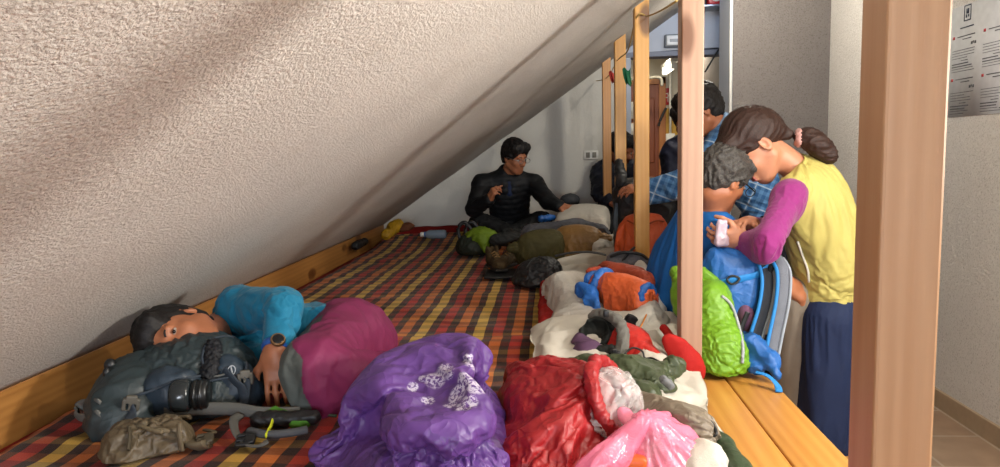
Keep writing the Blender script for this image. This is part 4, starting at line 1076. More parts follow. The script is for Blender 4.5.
# ------------------------------------------------------------------ big dark backpack with waist pack in front of the lying person
def trekpack():
    M_sl = fabric('slate_cordura', '#2c393c', .6, .1, 380, .25, 0, .35, .25); M_sb = fabric('slate_blue_cordura', '#2b3a47', .6, .1, 380, .25, 0, .35, .25)
    M_web = fabric('grey_webbing', '#6b6b66', .8, .08, 260, .3); M_dw = fabric('dark_webbing', '#39424c', .8, .08, 260, .3); M_bk = plain('buckle_plastic', '#57534a', .5)
    t = thing('trekking_backpack', 'large dark slate backpack lying on its side in front of the reclining person', 'backpack', P(190, 410, 1.8)*[1, 1, 0]+[0, 0, .57])
    ax = unit(P(255, 370, 1.86)-P(130, 390, 1.74))
    pr = [cap(P(165, 386, 1.80), P(212, 375, 1.86), .118, .115), ell(P(200, 377, 1.84), (.14, .13, .118)), cap(P(212, 376, 1.86), P(238, 384, 1.86), .10, .070), ell(P(205, 398, 1.78), (.13, .09, .08)), floor_cut(.569)]
    v, f = soft(pr, 0.009, .05, grow=.09, frames=14, inset=.012, bend=.03, grav=.2, ground=.57); vm = v
    part('main_body', (v, f), M_sl, t)
    v, f = solid([ell(P(134, 402, 1.72), (.098, .12, .11)), cap(P(130, 380, 1.76), P(168, 360, 1.82), .052, .050), ell(P(122, 420, 1.66), (.07, .085, .07)), floor_cut(.569)], .0075, .05, both(fold_along(ax, .006, 12, 8, .3), wrinkle(.003, (18, 18, 18), 5, .001))); vl = v
    part('lid', (v, f), M_sl, t)
    v, f = solid([ell(P(180, 398, 1.71), (.068, .045, .078)), ell(P(164, 392, 1.70), (.06, .045, .06)), floor_cut(.569)], .006, .04, both(fold_along((.5, 0, 1), .005, 14, 3, .3), wrinkle(.002, (22, 22, 22), 3))); vp = v
    part('side_pocket', (v, f), M_sb, t, 'blue grey side pocket')
    v, f = solid([ell(P(230, 384, 1.79), (.065, .05, .08)), ell(P(242, 396, 1.80), (.055, .05, .065)), floor_cut(.569)], .006, .04, both(fold_along((.2, 0, 1), .005, 14, 6, .3), wrinkle(.002, (22, 22, 22), 4))); vb = v
    part('front_panel', (v, f), M_sb, t, 'blue grey front panel')
    allv = np.concatenate([vm, vl, vp, vb])
    S = lambda x, y, d=.005: on_surface(allv, x, y)+unit(EYE-on_surface(allv, x, y))*d
    v, f = solid([cap(S(213, 345, -.008), S(212, 372, -.008), .024, .026)], .004, .02, wrinkle(.006, (70, 70, 70), 3, .002)); part('mesh_pocket', (v, f), fabric('dark_mesh', '#1b1c20', .6, .5, 90, .8), t)
    part('piping', tube(curve([S(237, 336), S(222, 334), S(206, 340), S(203, 355), S(203, 372)], 24), .0035, 6), M_dw, t)
    part('piping', tube(curve([S(203, 373), S(216, 374), S(225, 372)], 10), .003, 6), M_web, t)
    part('piping', tube(curve([S(125, 397), S(150, 390), S(175, 383), S(203, 374)], 24), .004, 6), M_dw, t)
    part('piping', tube(curve([S(228, 377), S(205, 379), S(190, 386), S(182, 400)], 20), .0035, 6), M_dw, t)
    # straps and buckles
    strap('compression_strap', [S(222, 372, .007), S(232, 380, .009), S(240, 390, .009), S(246, 398, .007)], .014, .004, M_dw, t, up=(0, 1, .5))
    strap('compression_strap', [S(249, 362, .008), S(248, 375, .011), S(247, 392, .010), S(245, 408, .008)], .013, .004, M_dw, t, up=(0, 1, .5))
    fr = lambda p, a: np.stack([unit(np.cross(a, unit(EYE-p))), unit(a), unit(np.cross(np.cross(a, unit(EYE-p)), a))], 1)
    p = S(247, 377, .012); buckle(p, fr(p, V3_(.03, 0, 1)), 1.0, M_bk, t)
    p = S(129, 402, .012); buckle(p, fr(p, V3_(.25, 0, 1)), 1.0, M_bk, t)
    strap('lid_strap', [S(126, 396, .006), S(130, 408, .008), S(127, 420, .007), S(122, 430, .006)], .012, .004, M_dw, t, up=(0, 1, .5))
    v, f = solid([tor((0, 0, 0), .022, .0035, None, None, '+', 1.0)], .002, .003)
    p = S(230, 369, .008); Rl = frame(np.cross(unit(EYE-p), [0.2, 0, 1]), unit(EYE-p)); part('logo_ring', moved(v*np.array([.62, 1, 1]) if False else v*np.array([1, .55, 1]), None, (0, 0, 0)) if False else moved((v*np.array([.55, .42, .6]), f), Rl, p), plain('logo_grey', '#9aa0a6', .6), t, 'pale oval stitched emblem')
    part('logo_bar', tube([p+Rl@V3_(-.010, -.003, 0), p+Rl@V3_(.010, .003, 0)], .0022, 6), plain('logo_grey_bar', '#9aa0a6', .6), t)
    # grey grab loop at the left end and a small toggle
    strap('grab_loop', [S(98, 402, .0), P(84, 404, 1.66), P(76, 412, 1.65), P(82, 418, 1.63), S(100, 413, .0)], .014, .004, M_web, t, up=(.2, 1, .3), label='grey grab loop')
    part('toggle', solid([ell(S(106, 358, .012), (.016, .016, .02)), ell(S(99, 366, .010), (.010, .010, .016))], .004, .01), M_black, t)
    # hip belt lying in front
    strap('hip_belt', [P(165, 411, 1.66), P(200, 409, 1.67), P(235, 409, 1.68), P(262, 413, 1.68), P(300, 413, 1.70)], .017, .008, M_web, t, up=(0, 1, 0), label='grey hip belt')
    lp = [P(240, 415, 1.66), P(234, 420, 1.63), P(236, 433, 1.58), P(246, 444, 1.54), P(258, 446, 1.53), P(268, 441, 1.54)]
    for q in lp: q[2] = max(q[2], .572)
    strap('belt_loop', lp, .012, .004, M_web, t, n=40, up=(.4, .3, 1), label='curled grey belt end')
    bl = [P(250, 432, 1.60), P(268, 436, 1.58), P(290, 434, 1.59), P(307, 430, 1.61)]
    for q in bl: q[2] = .590
    strap('belt_strap', bl, .014, .010, fabric('belt_grey', '#595c60', .7), t, up=(0, .3, 1))
    p = P(244, 444, 1.545); p[2] = .590; buckle(p, frame((1, .2, 0), (0, -.3, 1)), 1.1, M_black, t)
    c = P(278, 424, 1.66); c[2] = .585
    v, f = solid([cap(c+[-.05, 0, .01], c+[.09, .01, .012], .022, .018)], .005, .02, wrinkle(.004, (26, 26, 26), 3)); part('belt_pad', (v, f), M_blk, t)
    c = P(276, 414, 1.68)
    v, f = solid([ell(c+[0, 0, -.004], (.036, .02, .022)), ell(P(299, 421, 1.66)+[0, 0, -.005], (.03, .02, .014))], .004, .01, wrinkle(.003, (30, 30, 30), 3)); part('green_lining', (v, f), fabric('green_lining', '#4f8a2c', .7), t, 'green lining')
    ps = [P(273, 425, 1.62), P(271, 431, 1.60), P(266, 441, 1.56)]
    strap('yellow_tab', [q+[0, 0, .012] for q in ps], .007, .002, plain('neon_yellow', '#d8e02a', .6), t, up=(0, 1, .3), label='neon yellow tab')
def V3_(*a): return np.array(a, float)
trekpack()
def bottle2():
    a, b = P(172, 396, 1.66), P(207, 394, 1.68); d = unit(b-a); r = .042
    t = thing('drinking_bottle', 'dark drinking bottle tucked in the side pocket of the slate backpack', 'bottle', (a+b)/2-[0, 0, r])
    M_bt = plain('smoky_plastic', '#23282a', .18); M_cp = plain('bottle_cap', '#141617', .3)
    part('bottle_body', tube([a, a+d*.01, b-d*.045, b-d*.036], [r*.9, r, r, r*.82], 20), M_bt, t)
    part('cap', tube([b-d*.034, b-d*.032, b+d*.002, b+d*.006], [r*.8, r*.88, r*.88, r*.74], 20), M_cp, t)
    for k in range(2): part('cap_ridge', tube([b-d*(.028-.014*k), b-d*(.022-.014*k)], [r*.93, r*.93], 20), M_cp, t)
bottle2()
def waistpack():
    M_k = fabric('khaki_cordura', '#5c4f3a', .7, .1, 320, .3, 0, .3, .3); M_kd = fabric('khaki_web', '#6b5f4a', .75, .1, 260, .3)
    t = thing('waist_pack', 'khaki waist pack with zip and webbing belt lying on the plaid blanket', 'bag', P(145, 460, 1.5)*[1, 1, 0]+[0, 0, .57])
    pr = [cap(P(135, 447, 1.52), P(165, 441, 1.55), .068, .060), ell(P(128, 455, 1.49), (.055, .06, .045)), ell(P(172, 446, 1.53), (.05, .055, .045)), floor_cut(.569)]
    v, f = soft(pr, 0.0065, .03, grow=.10, frames=12, inset=.010, bend=.02, grav=.2, ground=.57); part('pack_body', (v, f), M_k, t)
    S = lambda x, y, d=.004: on_surface(v, x, y)+unit(EYE-on_surface(v, x, y))*d
    part('zip', tube(curve([S(138, 421), S(150, 428), S(160, 434)], 14), .005, 6), fabric('zip_khaki', '#776a52', .6), t)
    part('zip_puller', tube([S(138, 420, .010), S(144, 421, .014)], .006, 8), M_kd, t)
    strap('front_strap', [S(133, 425, .005), S(130, 436, .007), S(125, 449, .006)], .007, .003, fabric('zip_dark', '#4a4232', .7), t, up=(0, 1, .5), label='dark front zip flap')
    strap('belt_wing', [S(170, 438, .0), P(185, 437, 1.56), P(196, 446, 1.53), P(207, 444, 1.53)], .030, .010, M_kd, t, up=(.1, .6, 1))
    strap('belt_strap', [P(198, 440, 1.55), P(207, 435, 1.57), P(213, 432, 1.58), P(206, 430, 1.60)], .010, .004, M_kd, t, up=(.1, .3, 1))
    strap('belt_strap', [S(160, 428, .003), P(172, 420, 1.62), P(190, 417, 1.64)], .022, .006, M_kd, t, up=(0, .5, 1))
    p = P(203, 440, 1.54); buckle(p, frame((1, .3, .1), (0, -.4, 1)), 1.0, plain('khaki_buckle', '#4a4334', .5), t)
    p = S(180, 436, .02) if False else P(180, 436, 1.50); strap('webbing_keeper', [p+[0, 0, .03], p+[.004, -.01, 0], p+[.002, 0, -.035]], .006, .004, M_kd, t, up=(0, 1, .2))
waistpack()
def legthing():
    c = P(322, 412, 1.80)
    t = thing('dark_pouch', 'dark green pouch lying under the knees of the reclining person', 'pouch', c*[1, 1, 0]+[0, 0, .57])
    v, f = solid([box(c+[0, 0, -.02], (.07, .06, .05), .03), floor_cut(.569)], .006, .03, wrinkle(.005, (18, 18, 18), 4)); part('pouch_body', (v, f), fabric('dark_olive_cloth', '#1d221a', .75), t)
    part('seam', tube(curve([c+[-.06, -.06, .01], c+[0, -.065, .02], c+[.06, -.06, .012]], 12), .004, 6), M_dgreen, t)
legthing()
# ------------------------------------------------------------------ people
V3 = lambda *a: np.array(a, float)
def head_prims():
    p = [ell((0, -.012, .032), (.073, .093, .083)), ell((0, .022, -.028), (.060, .070, .080), None, .03), ell((0, .050, -.092), (.030, .030, .024), None, .03)]
    for s in (-1, 1):
        p += [cap((s*.050, -.004, -.055), (s*.016, .060, -.096), .022, .016, .025), ell((s*.036, .060, -.026), (.022, .018, .018), None, .02)]
    p += [cap((-.036, .078, .022), (.036, .078, .022), .0105, None, .012)]
    for s in (-1, 1): p += [ell((s*.031, .094, .002), (.018, .014, .0115), None, .010, '-')]
    p += [cap((0, .084, .010), (0, .110, -.030), .008, .0125, .012)]
    for s in (-1, 1): p += [ell((s*.012, .096, -.034), (.009, .011, .008), None, .008), ell((s*.007, .106, -.042), (.0035, .005, .004), None, .003, '-')]
    p += [cap((-.017, .086, -.060), (.017, .086, -.060), .0075, None, .006), cap((-.014, .085, -.072), (.014, .085, -.072), .0085, None, .006), box((0, .098, -.0655), (.020, .014, .0016), .001, None, .003, '-')]
    for s in (-1, 1):
        R = rot('Z', -s*18)
        p += [ell((s*.076, -.012, -.008), (.010, .021, .032), R, .006), ell((s*.083, -.006, -.004), (.007, .011, .019), R, .005, '-')]
    return p
def hand_prims(side, curl=(25, 30, 20), thumb=(0, 0), spread=6):
    """local: wrist at 0, fingers +y, back of the hand +z; side +1 left hand, -1 right hand"""
    p = [box((0, .046, 0), (.038, .044, .0135), .0125), cap((0, -.01, 0), (0, .03, 0), .024, .026, .02)]
    for x, L, r, y0 in ((.029, .068, .0088, .086), (.010, .076, .0090, .091), (-.010, .071, .0087, .088), (-.028, .055, .0078, .080)):
        a = 0; q = V3(x*side, y0-.008, 0); sp = math.radians(spread*x/.03)*side
        for i, fr in enumerate((.46, .30, .24)):
            a += math.radians(curl[i]); n = q+L*fr*V3(math.sin(sp)*math.cos(a), math.cos(sp)*math.cos(a), -math.sin(a))
            p.append(cap(q, n, r*(1-.09*i), r*(1-.09*(i+1)), .004)); q = n
    b = V3(.026*side, .020, -.004); m = b+V3(.030*side, .028, -.012-.01*thumb[0]); e = m+V3(.006*side, .030, -.010-.02*thumb[1]); e2 = e+V3(-.004*side, .022, -.006-.015*thumb[1])
    p += [cap(b, m, .014, .0115, .012), cap(m, e, .0112, .0098, .004), cap(e, e2, .0098, .0082, .004)]
    return p
def hand_at(w, d, dorsal, side, curl=(25, 30, 20), thumb=(0, 0), s=1.0):
    y = unit(d); z = np.array(dorsal, float); z = unit(z-(z@y)*y); x = np.cross(y, z)
    return xf(hand_prims(side, curl, thumb), np.stack([x, y, z], 1), np.array(w), s)
def torso_prims(j, s=1.0, fem=0):
    up = unit(j['neck']-j['pelvis']); rt = j['shR']-j['shL']; rt = unit(rt-(rt@up)*up); fw = np.cross(up, rt)
    R = np.stack([rt, fw, up], 1); L = j['neck']-j['pelvis']; sag = j.get('arch', V3(0, 0, 0))
    c1 = j['pelvis']+L*.72+sag*.6; c2 = j['pelvis']+L*.38+sag
    p = [ell(c1, (.150*s, .102*s, .165*s), R), ell(c2, (.132*s, .095*s, .14*s), R, .06), ell(j['pelvis'], ((.160+.01*fem)*s, .112*s, .115*s), R, .06)]
    for k in ('shL', 'shR'): p.append(cap(j['neck']-up*.035, j[k], .052*s, .056*s, .04))
    return p, R
def arm(j, k, r=(.052, .041, .030), kk=.03):
    return [cap(j['sh'+k], j['el'+k], r[0], r[1], kk), cap(j['el'+k], j['wr'+k], r[1], r[2], .02)]
def leg(j, k, r=(.088, .060, .042), kk=.05):
    return [cap(j['hp'+k], j['kn'+k], r[0], r[1], kk), cap(j['kn'+k], j['an'+k], r[1], r[2], .03)]
def foot(j, k, d, L=.15):
    d = unit(d); a = j['an'+k]; return [cap(a, a+V3(0, 0, -.045), .040, .038, .02), cap(a+V3(0, 0, -.05)-d*.03, a+V3(0, 0, -.058)+d*L, .036, .028, .02)]
M_skin_t = skinmat('tan_skin', '#b0714e'); M_skin_p = skinmat('light_skin', '#c98d6d'); M_skin_d = skinmat('dark_skin', '#8a5438')
M_hair_k = hairmat('black_hair', '#0a0808', '#1c1614'); M_hair_b = hairmat('brown_hair', '#1d100c', '#3d241a'); M_hair_g = hairmat('greying_hair', '#1d1b1a', '#57534e')
M_eye = plain('eye_white', '#9a8f84', .3); M_iris = plain('dark_iris', '#1a0f0a', .15)
def eyes(root, R, c, s=1.0, which=(-1, 1), lids=0):
    for k in which:
        q = c+R@(V3(k*.031, .0795, .002)*s)
        v, f = solid([ell((0, 0, 0), (.0118*s, .0095*s, .0052*s))], .0025, .002); e = part('eye', moved((v, f), R, q), M_eye, root)
        v, f = solid([ell((0, 0, 0), (.0058*s, .0035*s, .0050*s))], .0015, .002); o = _link('iris', moved((v, f), R, q+R@V3(0, .0078*s, 0))[0]-root_loc(root), f, M_iris, None); o.parent = e
def brows(root, R, c, m, s=1.0, which=(-1, 1)):
    for k in which:
        pts = [c+R@(V3(k*x, y, z)*s) for x, y, z in ((.014, .090, .022), (.028, .088, .027), (.044, .076, .021))]
        part('eyebrow', tube(curve(pts, 8), [.003*s]*8+[.0025*s], 6), m, root)
def lips(root, R, c, m, s=1.0):
    v, f = solid([cap((-.019, .0895, -.0605), (.019, .0895, -.0605), .0052), cap((-.015, .0895, -.071), (.015, .0895, -.071), .006)], .0025, .002); part('lips', moved((v*s, f), R, c), m, root)
def hair_short(root, R, c, m, s=1.0, full=1.0, h=.005, seed=0):
    pr = [ell((0, -.018, .040), (.083*full, .103*full, .094*full)), cap((-.05, .052, .085), (.05, .052, .085), .028*full, None, .03), ell((0, -.06, -.02), (.066, .052, .06), None, .03),
          ell((0, .108, -.030), (.082, .075, .090), None, .012, '-'), ell((.085, .020, -.045), (.024, .045, .05), None, .01, '-'), ell((-.085, .020, -.045), (.024, .045, .05), None, .01, '-'), box((0, 0, -.14), (.2, .2, .07), .01, None, .01, '-')]
    st = np.array([58, 20, 26.])
    v, f = solid(xf(pr, R, c, s), h, .02, lambda v, N: .0055*ridge(((v-c)@R)*st, seed)+.003*noise(((v-c)@R)*90, seed+1))
    part('hair', (v, f), m, root)
def puffer(axis, org, amp=.007, n=70):
    a = unit(axis)
    return lambda v, N: amp*np.abs(np.sin(((v-org)@a)*n))**.5-amp*.6+.004*noise(v*24, 4)

# ---- lying woman in teal shirt and plum trousers --------------------------------------------------
def lying_woman():
    j = dict(neck=P(226, 326, 2.170), pelvis=P(340, 345, 2.270), shL=P(238, 306, 2.10), shR=P(244, 368, 2.230), elL=P(284, 305, 1.95), wrL=P(275, 350, 1.83), elR=P(262, 395, 2.040), wrR=P(225, 400, 2.040),
             hpL=P(346, 332, 2.220), hpR=P(346, 378, 2.250), knL=P(313, 366, 1.790), knR=P(322, 396, 1.830), anL=P(405, 391, 1.870), anR=P(412, 402, 1.930))
    for k in ('shR', 'hpR', 'knR', 'anR', 'elR', 'wrR'): j[k][2] = max(j[k][2], .64)
    hc = P(180, 336, 1.90); Rh = frame((.30, -.93, .04), (-.94, -.28, .16))
    t = thing('person', 'person in teal long sleeved shirt and plum trousers lying behind a dark pack', 'person', j['pelvis']*[1, 1, 0]+[0, 0, .57])
    tp, R = torso_prims(j, .92, 1)
    hd = xf(head_prims(), Rh, hc, .97)
    hand = hand_at(j['wrL'], P(281, 402, 1.78)-j['wrL'], (.25, -.9, .3), 1, (8, 14, 10), (0, .3), 1.0)
    handR = hand_at(j['wrR'], (-1, -.1, 0), (0, 0, 1), -1, (20, 20, 15), (0, 0), .95)
    body = hd+[cap(hc+Rh@V3(0, -.02, -.06), j['neck'], .050, .056, .02)]+inflate(tp, -.012)+arm(j, 'L', (.042, .036, .027))+arm(j, 'R', (.042, .036, .027))+hand+handR+leg(j, 'L', (.075, .052, .036))+leg(j, 'R', (.075, .052, .036))
    part('body', solid(body, .0052, .02), M_skin_t, t)
    eyes(t, Rh, hc, .97); brows(t, Rh, hc, M_hair_k, .97); lips(t, Rh, hc, plain('lip_red', '#8d4038', .4), .97)
    v, f = solid([box(hc+Rh@V3(.0, .089, -.0655), (.014, .004, .003), .002, Rh)], .002, .002); part('teeth', (v, f), M_eye, t)
    pr = [ell((0, -.020, .045), (.084, .100, .092)), ell((0, -.04, -.01), (.080, .07, .09), None, .03), cap((-.05, .06, .080), (.05, .06, .080), .024, None, .03), ell((0, .110, -.035), (.066, .080, .098), None, .012, '-'), ell((.08, .05, -.06), (.03, .06, .06), None, .01, '-'), ell((-.08, .05, -.06), (.03, .06, .06), None, .01, '-')]
    v, f = solid(xf(pr, Rh, hc, .97), .005, .02, lambda v, N: .003*ridge(((v-hc)@Rh)*[60, 20, 20], 3)); part('hair', (v, f), M_hair_k, t)
    # shirt
    M_teal = fabric('teal_jersey', '#12799c', .7, .08, 420, .25, .1)
    sh = inflate(tp[:2], .004)+[ell(j['pelvis']+(j['neck']-j['pelvis'])*.17, (.168, .122, .10), R, .05)]+inflate(tp[3:], .008)+[cap(j['shL'], j['elL'], .058, .050, .03), cap(j['elL'], j['wrL']+(j['elL']-j['wrL'])*.30, .049, .040, .02), box(j['wrL']+unit(j['wrL']-j['elL'])*.04, (.07, .07, .055), .004, frame(np.cross(unit(j['wrL']-j['elL']), [1, 0, 0]), unit(j['wrL']-j['elL'])), .003, '-'), cap(j['shR'], j['elR'], .055, .046, .03), cap(j['elR'], j['wrR'], .046, .036, .02), cap(j['neck']-unit(j['neck']-j['pelvis'])*.02, j['neck']+unit(hc-j['neck'])*.018, .060, .056, .02)]
    ax = unit(j['neck']-j['pelvis'])
    v, f = soft(sh, .0075, .035, both(fold_along((.2, -.4, 1), .007, 13, 3, .35), fold_along(ax+[0, -.5, -.3], .005, 17, 9, .3), wrinkle(.001, (22, 22, 22), 2, .0)), grow=.08, frames=14, inset=.010, bend=.02, grav=.4)
    part('shirt', (v, f), M_teal, t, 'teal long sleeved shirt')
    # trousers, grey front panels in the same cloth piece
    M_plum = fabric('plum_softshell', '#7d2650', .65, .07, 420, .2); M_gp = fabric('grey_softshell', '#5a605c', .7, .07, 420, .2)
    tr = [ell(j['pelvis'], (.172, .128, .125), R), ell(j['hpL']+V3(.05, .02, -.04), (.10, .12, .11), None, .06), ell(j['hpR']+V3(.05, .02, 0), (.10, .12, .09), None, .06)]+leg(j, 'L', (.108, .078, .056), .05)+leg(j, 'R', (.10, .074, .056), .05)+[ell(j['pelvis']+ax*.06, (.15, .110, .06), R, .04)]
    v, f = soft(tr, .0078, .045, both(fold_along(j['knL']-j['hpL'], .006, 12, 5, .35), fold_along((.6, .2, 1), .006, 12, 7, .3), wrinkle(.001, (20, 20, 20), 2, .0)), grow=.07, frames=14, inset=.010, bend=.02, grav=.4)
    o = part('trousers', (v, f), [M_plum, M_gp], t, 'plum trousers with grey front panels')
    c = v[f].mean(1); kn = j['knL']; n = None
    g = (c[:, 2] < kn[2]+.045+.6*(kn[0]-c[:, 0])) & (c[:, 0] < kn[0]+.015-.45*np.maximum(c[:, 2]-kn[2]-.02, 0)+.012*np.sin((c[:, 2]-.5)*25)) & (c[:, 1] < 2.06+.3*(kn[2]+.1-c[:, 2]))
    o.data.polygons.foreach_set('material_index', g.astype(int).tolist())
    # watch
    d = unit(j['wrL']-j['elL']); wc = j['wrL']-d*.010; Rw = frame(d, unit(EYE-wc)+V3(0, 0, .2))
    w = tor(V3(0, 0, 0), .030, .006); Rt = frame(np.cross(d, [1, 0, 0]), d)
    wt = part('watch', solid([tor(wc, .032, .0055, Rt), tor(wc+d*.006, .032, .0055, Rt), tor(wc-d*.006, .032, .0055, Rt)], .003, .006), plain('watch_strap_blue', '#20539b', .5), t, 'blue watch strap')
    fc = wc+Rw@V3(-.004, 0, .034)
    v, f = solid([ell((0, 0, 0), (.021, .021, .007)), tor((0, 0, .005), .017, .003)], .002, .003); o1 = _link('watch_case', moved((v, f), Rw, fc)[0]-root_loc(t), f, plain('bronze', '#8a6a48', .3, .7), None); o1.parent = wt
    v, f = solid([ell((0, 0, 0), (.0165, .0165, .0030))], .0015, .002); o2 = _link('watch_face', moved((v, f), Rw, fc+Rw@V3(0, 0, .0065))[0]-root_loc(t), f, plain('watch_glass', '#111417', .15), None); o2.parent = wt
    return t
lying_woman()

# ---- seated man with glasses at the far end ----------------------------------------------------------
def far_man():
    j = dict(neck=P(508, 176, 5.22), pelvis=P(510, 224, 5.38), shL=P(534, 184, 5.24), shR=P(482, 184, 5.18), elR=P(474, 209, 5.02), wrR=P(489, 200, 4.90), elL=P(548, 201, 5.06), wrL=P(559, 206, 4.96),
             hpL=P(524, 230, 5.28), hpR=P(496, 230, 5.28), knL=P(541, 222, 5.14), knR=P(480, 224, 5.14), anL=P(502, 232, 5.0), anR=P(524, 232, 4.98))
    for k in ('anL', 'anR'): j[k][2] = .64
    hc = P(515, 157, 5.14); Rh = frame((.62, -.66, -.30), (.10, -.18, 1))
    t = thing('person', 'person with glasses and black quilted jacket sitting against the back wall', 'person', j['pelvis']*[1, 1, 0]+[0, 0, .58])
    tp, R = torso_prims(j, 1.0)
    hR = hand_at(j['wrR'], P(494, 190, 4.86)-j['wrR'], (-.3, -.5, .5), -1, (45, 50, 35), (1, 1)); hL = hand_at(j['wrL'], (.9, -.3, -.15), (0, -.3, 1), 1, (15, 20, 15))
    body = xf(head_prims(), Rh, hc, .98)+[cap(hc+Rh@V3(0, -.025, -.07), j['neck'], .052, .060, .02)]+inflate(tp, -.012)+arm(j, 'L')+arm(j, 'R')+hR+hL+leg(j, 'L', (.08, .055, .04))+leg(j, 'R', (.08, .055, .04))+foot(j, 'L', (-.5, -.6, 0), .13)+foot(j, 'R', (.5, -.6, 0), .13)
    part('body', solid(body, .0065, .02), M_skin_t, t)
    eyes(t, Rh, hc, .98); brows(t, Rh, hc, M_hair_k, .98); hair_short(t, Rh, hc, M_hair_k, .99, 1.05)
    gl = part('glasses', join(*[moved((lambda vf: vf)(solid([tor((0, 0, 0), .021, .0022, None, None, '+', .8)], .0018, .002)), Rh@rot('X', 90), hc+Rh@V3(s*.034, .108, .002)) for s in (-1, 1)]+[tube([hc+Rh@V3(s*.055, .106, .006), hc+Rh@V3(s*.084, .0, .006)], .002, 6) for s in (-1, 1)]+[tube([hc+Rh@V3(-.013, .112, .006), hc+Rh@V3(.013, .112, .006)], .002, 6)]), plain('glasses_metal', '#8a8580', .3, .6), t)
    ja = inflate(tp[:2], .020)+inflate(tp[2:3], .016)+inflate(tp[3:], .016)+arm(j, 'L', (.070, .060, .044))+arm(j, 'R', (.070, .060, .044))
    nk = j['neck']+R@V3(0, .085, -.02)
    ja += [cap(j['neck']+R@V3(0, .0, .03), j['neck']+R@V3(0, .0, -.02), .072, .085, .02), cap(j['neck']+R@V3(.0, .12, .06), j['neck']+R@V3(0, .15, -.12), .048, .020, .01, '-'), cap(j['neck'], hc+Rh@V3(0, -.02, -.05), .058, .062, .01, '-')]
    v, f = solid(ja, .0085, .035, puffer((j['neck']-j['pelvis']), j['pelvis'], .0055, 70)); part('jacket', (v, f), fabric('black_puffer', '#131417', .6, .15, 300, .1, 0, .3), t)
    v, f = solid(inflate(tp[:1], .004)+[cap(j['neck']+R@V3(0, .05, -.03), j['neck']+R@V3(0, .088, -.10), .045, .034)], .008, .03); part('undershirt', (v, f), fabric('navy_tee', '#1d2a4a', .8), t)
    tr = [ell(j['pelvis'], (.17, .13, .12), R)]+leg(j, 'L', (.10, .078, .058))+leg(j, 'R', (.10, .078, .058))
    v, f = solid(tr, .009, .05, wrinkle(.008, (14, 14, 14), 3, .002)); part('trousers', (v, f), fabric('black_trousers', '#17181a', .7), t)
    return t
far_man()

# ---- man in the blue shirt sitting on the ledge --------------------------------------------------------
def blue_man():
    j = dict(neck=P(712, 212, 2.60), pelvis=P(693, 304, 2.74), shR=P(718, 232, 2.48), shL=P(708, 226, 2.76), elR=P(752, 284, 2.50), wrR=P(784, 283, 2.53), elL=P(745, 285, 2.86), wrL=P(770, 272, 2.78),
             hpR=P(698, 310, 2.64), hpL=P(698, 308, 2.83), knR=P(793, 296, 2.60), knL=P(793, 290, 2.84), anR=P(797, 415, 2.62), anL=P(800, 405, 2.84))
    j['anR'][2] = j['anL'][2] = .27
    hc = P(724, 179, 2.55); Rh = frame((.72, .48, -.42), (.42, .10, .9))
    t = thing('person', 'person in bright blue shirt with greying hair seated on the ledge behind the blue backpack', 'person', j['pelvis']*[1, 1, 0]+[0, 0, .552])
    j['arch'] = V3(-.06, 0, .0)
    tp, R = torso_prims(j, .98)
    hR = hand_at(j['wrR'], (.8, .1, -.5), (.3, -.6, .6), -1, (30, 35, 25)); hL = hand_at(j['wrL'], (.6, -.6, -.3), (0, .2, 1), 1, (30, 35, 25))
    body = xf(head_prims(), Rh, hc, .90)+[cap(hc+Rh@V3(0, -.025, -.06), j['neck'], .054, .062, .02)]+inflate(tp, -.012)+arm(j, 'L')+arm(j, 'R', (.052, .044, .033))+hR+hL+leg(j, 'L', (.08, .055, .04))+leg(j, 'R', (.08, .055, .04))+foot(j, 'R', (1, 0, 0))+foot(j, 'L', (1, 0, 0))
    part('body', solid(body, .006, .02), M_skin_t, t)
    eyes(t, Rh, hc, .93); brows(t, Rh, hc, M_hair_g, .93); hair_short(t, Rh, hc, M_hair_g, .905, 1.04, .004)
    part('glasses', join(*[moved(solid([tor((0, 0, 0), .021, .0022, None, None, '+', .8)], .0018, .002), Rh@rot('X', 90), hc+Rh@V3(s*.034, .110, .002)) for s in (-1, 1)]+[tube([hc+Rh@V3(s*.055, .108, .006), hc+Rh@V3(s*.084, .0, .008)], .0024, 6) for s in (-1, 1)]), M_black, t)
    sh = inflate(tp, .012)+[cap(j['shR'], j['shR']+(j['elR']-j['shR'])*.62, .072, .072, .04), cap(j['shL'], j['shL']+(j['elL']-j['shL'])*.62, .072, .072, .04), ell(j['pelvis']+V3(-.02, 0, .06), (.165, .185, .13), None, .06), ell(j['pelvis']+V3(-.035, 0, .17), (.13, .17, .14), None, .06), cap(j['neck'], hc+Rh@V3(0, -.02, -.06), .054, .062, .006, '-')]
    v, f = soft(sh, .0085, .05, None, grow=.06, frames=14, inset=.012, bend=.03, grav=.5); part('shirt', (v, f), fabric('royal_blue_jersey', '#1668b6', .65, .06, 420, .2), t)
    tr = [ell(j['pelvis'], (.15, .18, .11))]+leg(j, 'L', (.105, .082, .062))+leg(j, 'R', (.105, .082, .062))
    v, f = soft(tr, .009, .05, None, grow=.08, frames=14, inset=.012, bend=.03, grav=.5); part('trousers', (v, f), fabric('stone_trousers', '#85796a', .75), t)
    for k in 'RL':
        a = j['an'+k]; v, f = solid([cap(a+V3(0, 0, -.02), a+V3(0, 0, -.05), .052, .05), cap(a+V3(-.04, 0, -.07), a+V3(.15, 0, -.085), .044, .036), box((a[0], a[1], a[2]-.42), (.5, .3, .30), .01, None, .005, '-')], .006, .03); part('shoe', (v, f), fabric('dark_shoe_%s' % k, '#22252b', .7), t)
    # step he rests his feet on
    z = j['anR'][2]-.125
blue_man()
st = thing('foot_step', 'low wooden step along the foot of the sleeping platform', 'step', (.95, 2.9, 0))
part('tread', cub(.70, 1.22, 2.45, 3.35, .105, .140, .004), M_deck, st)
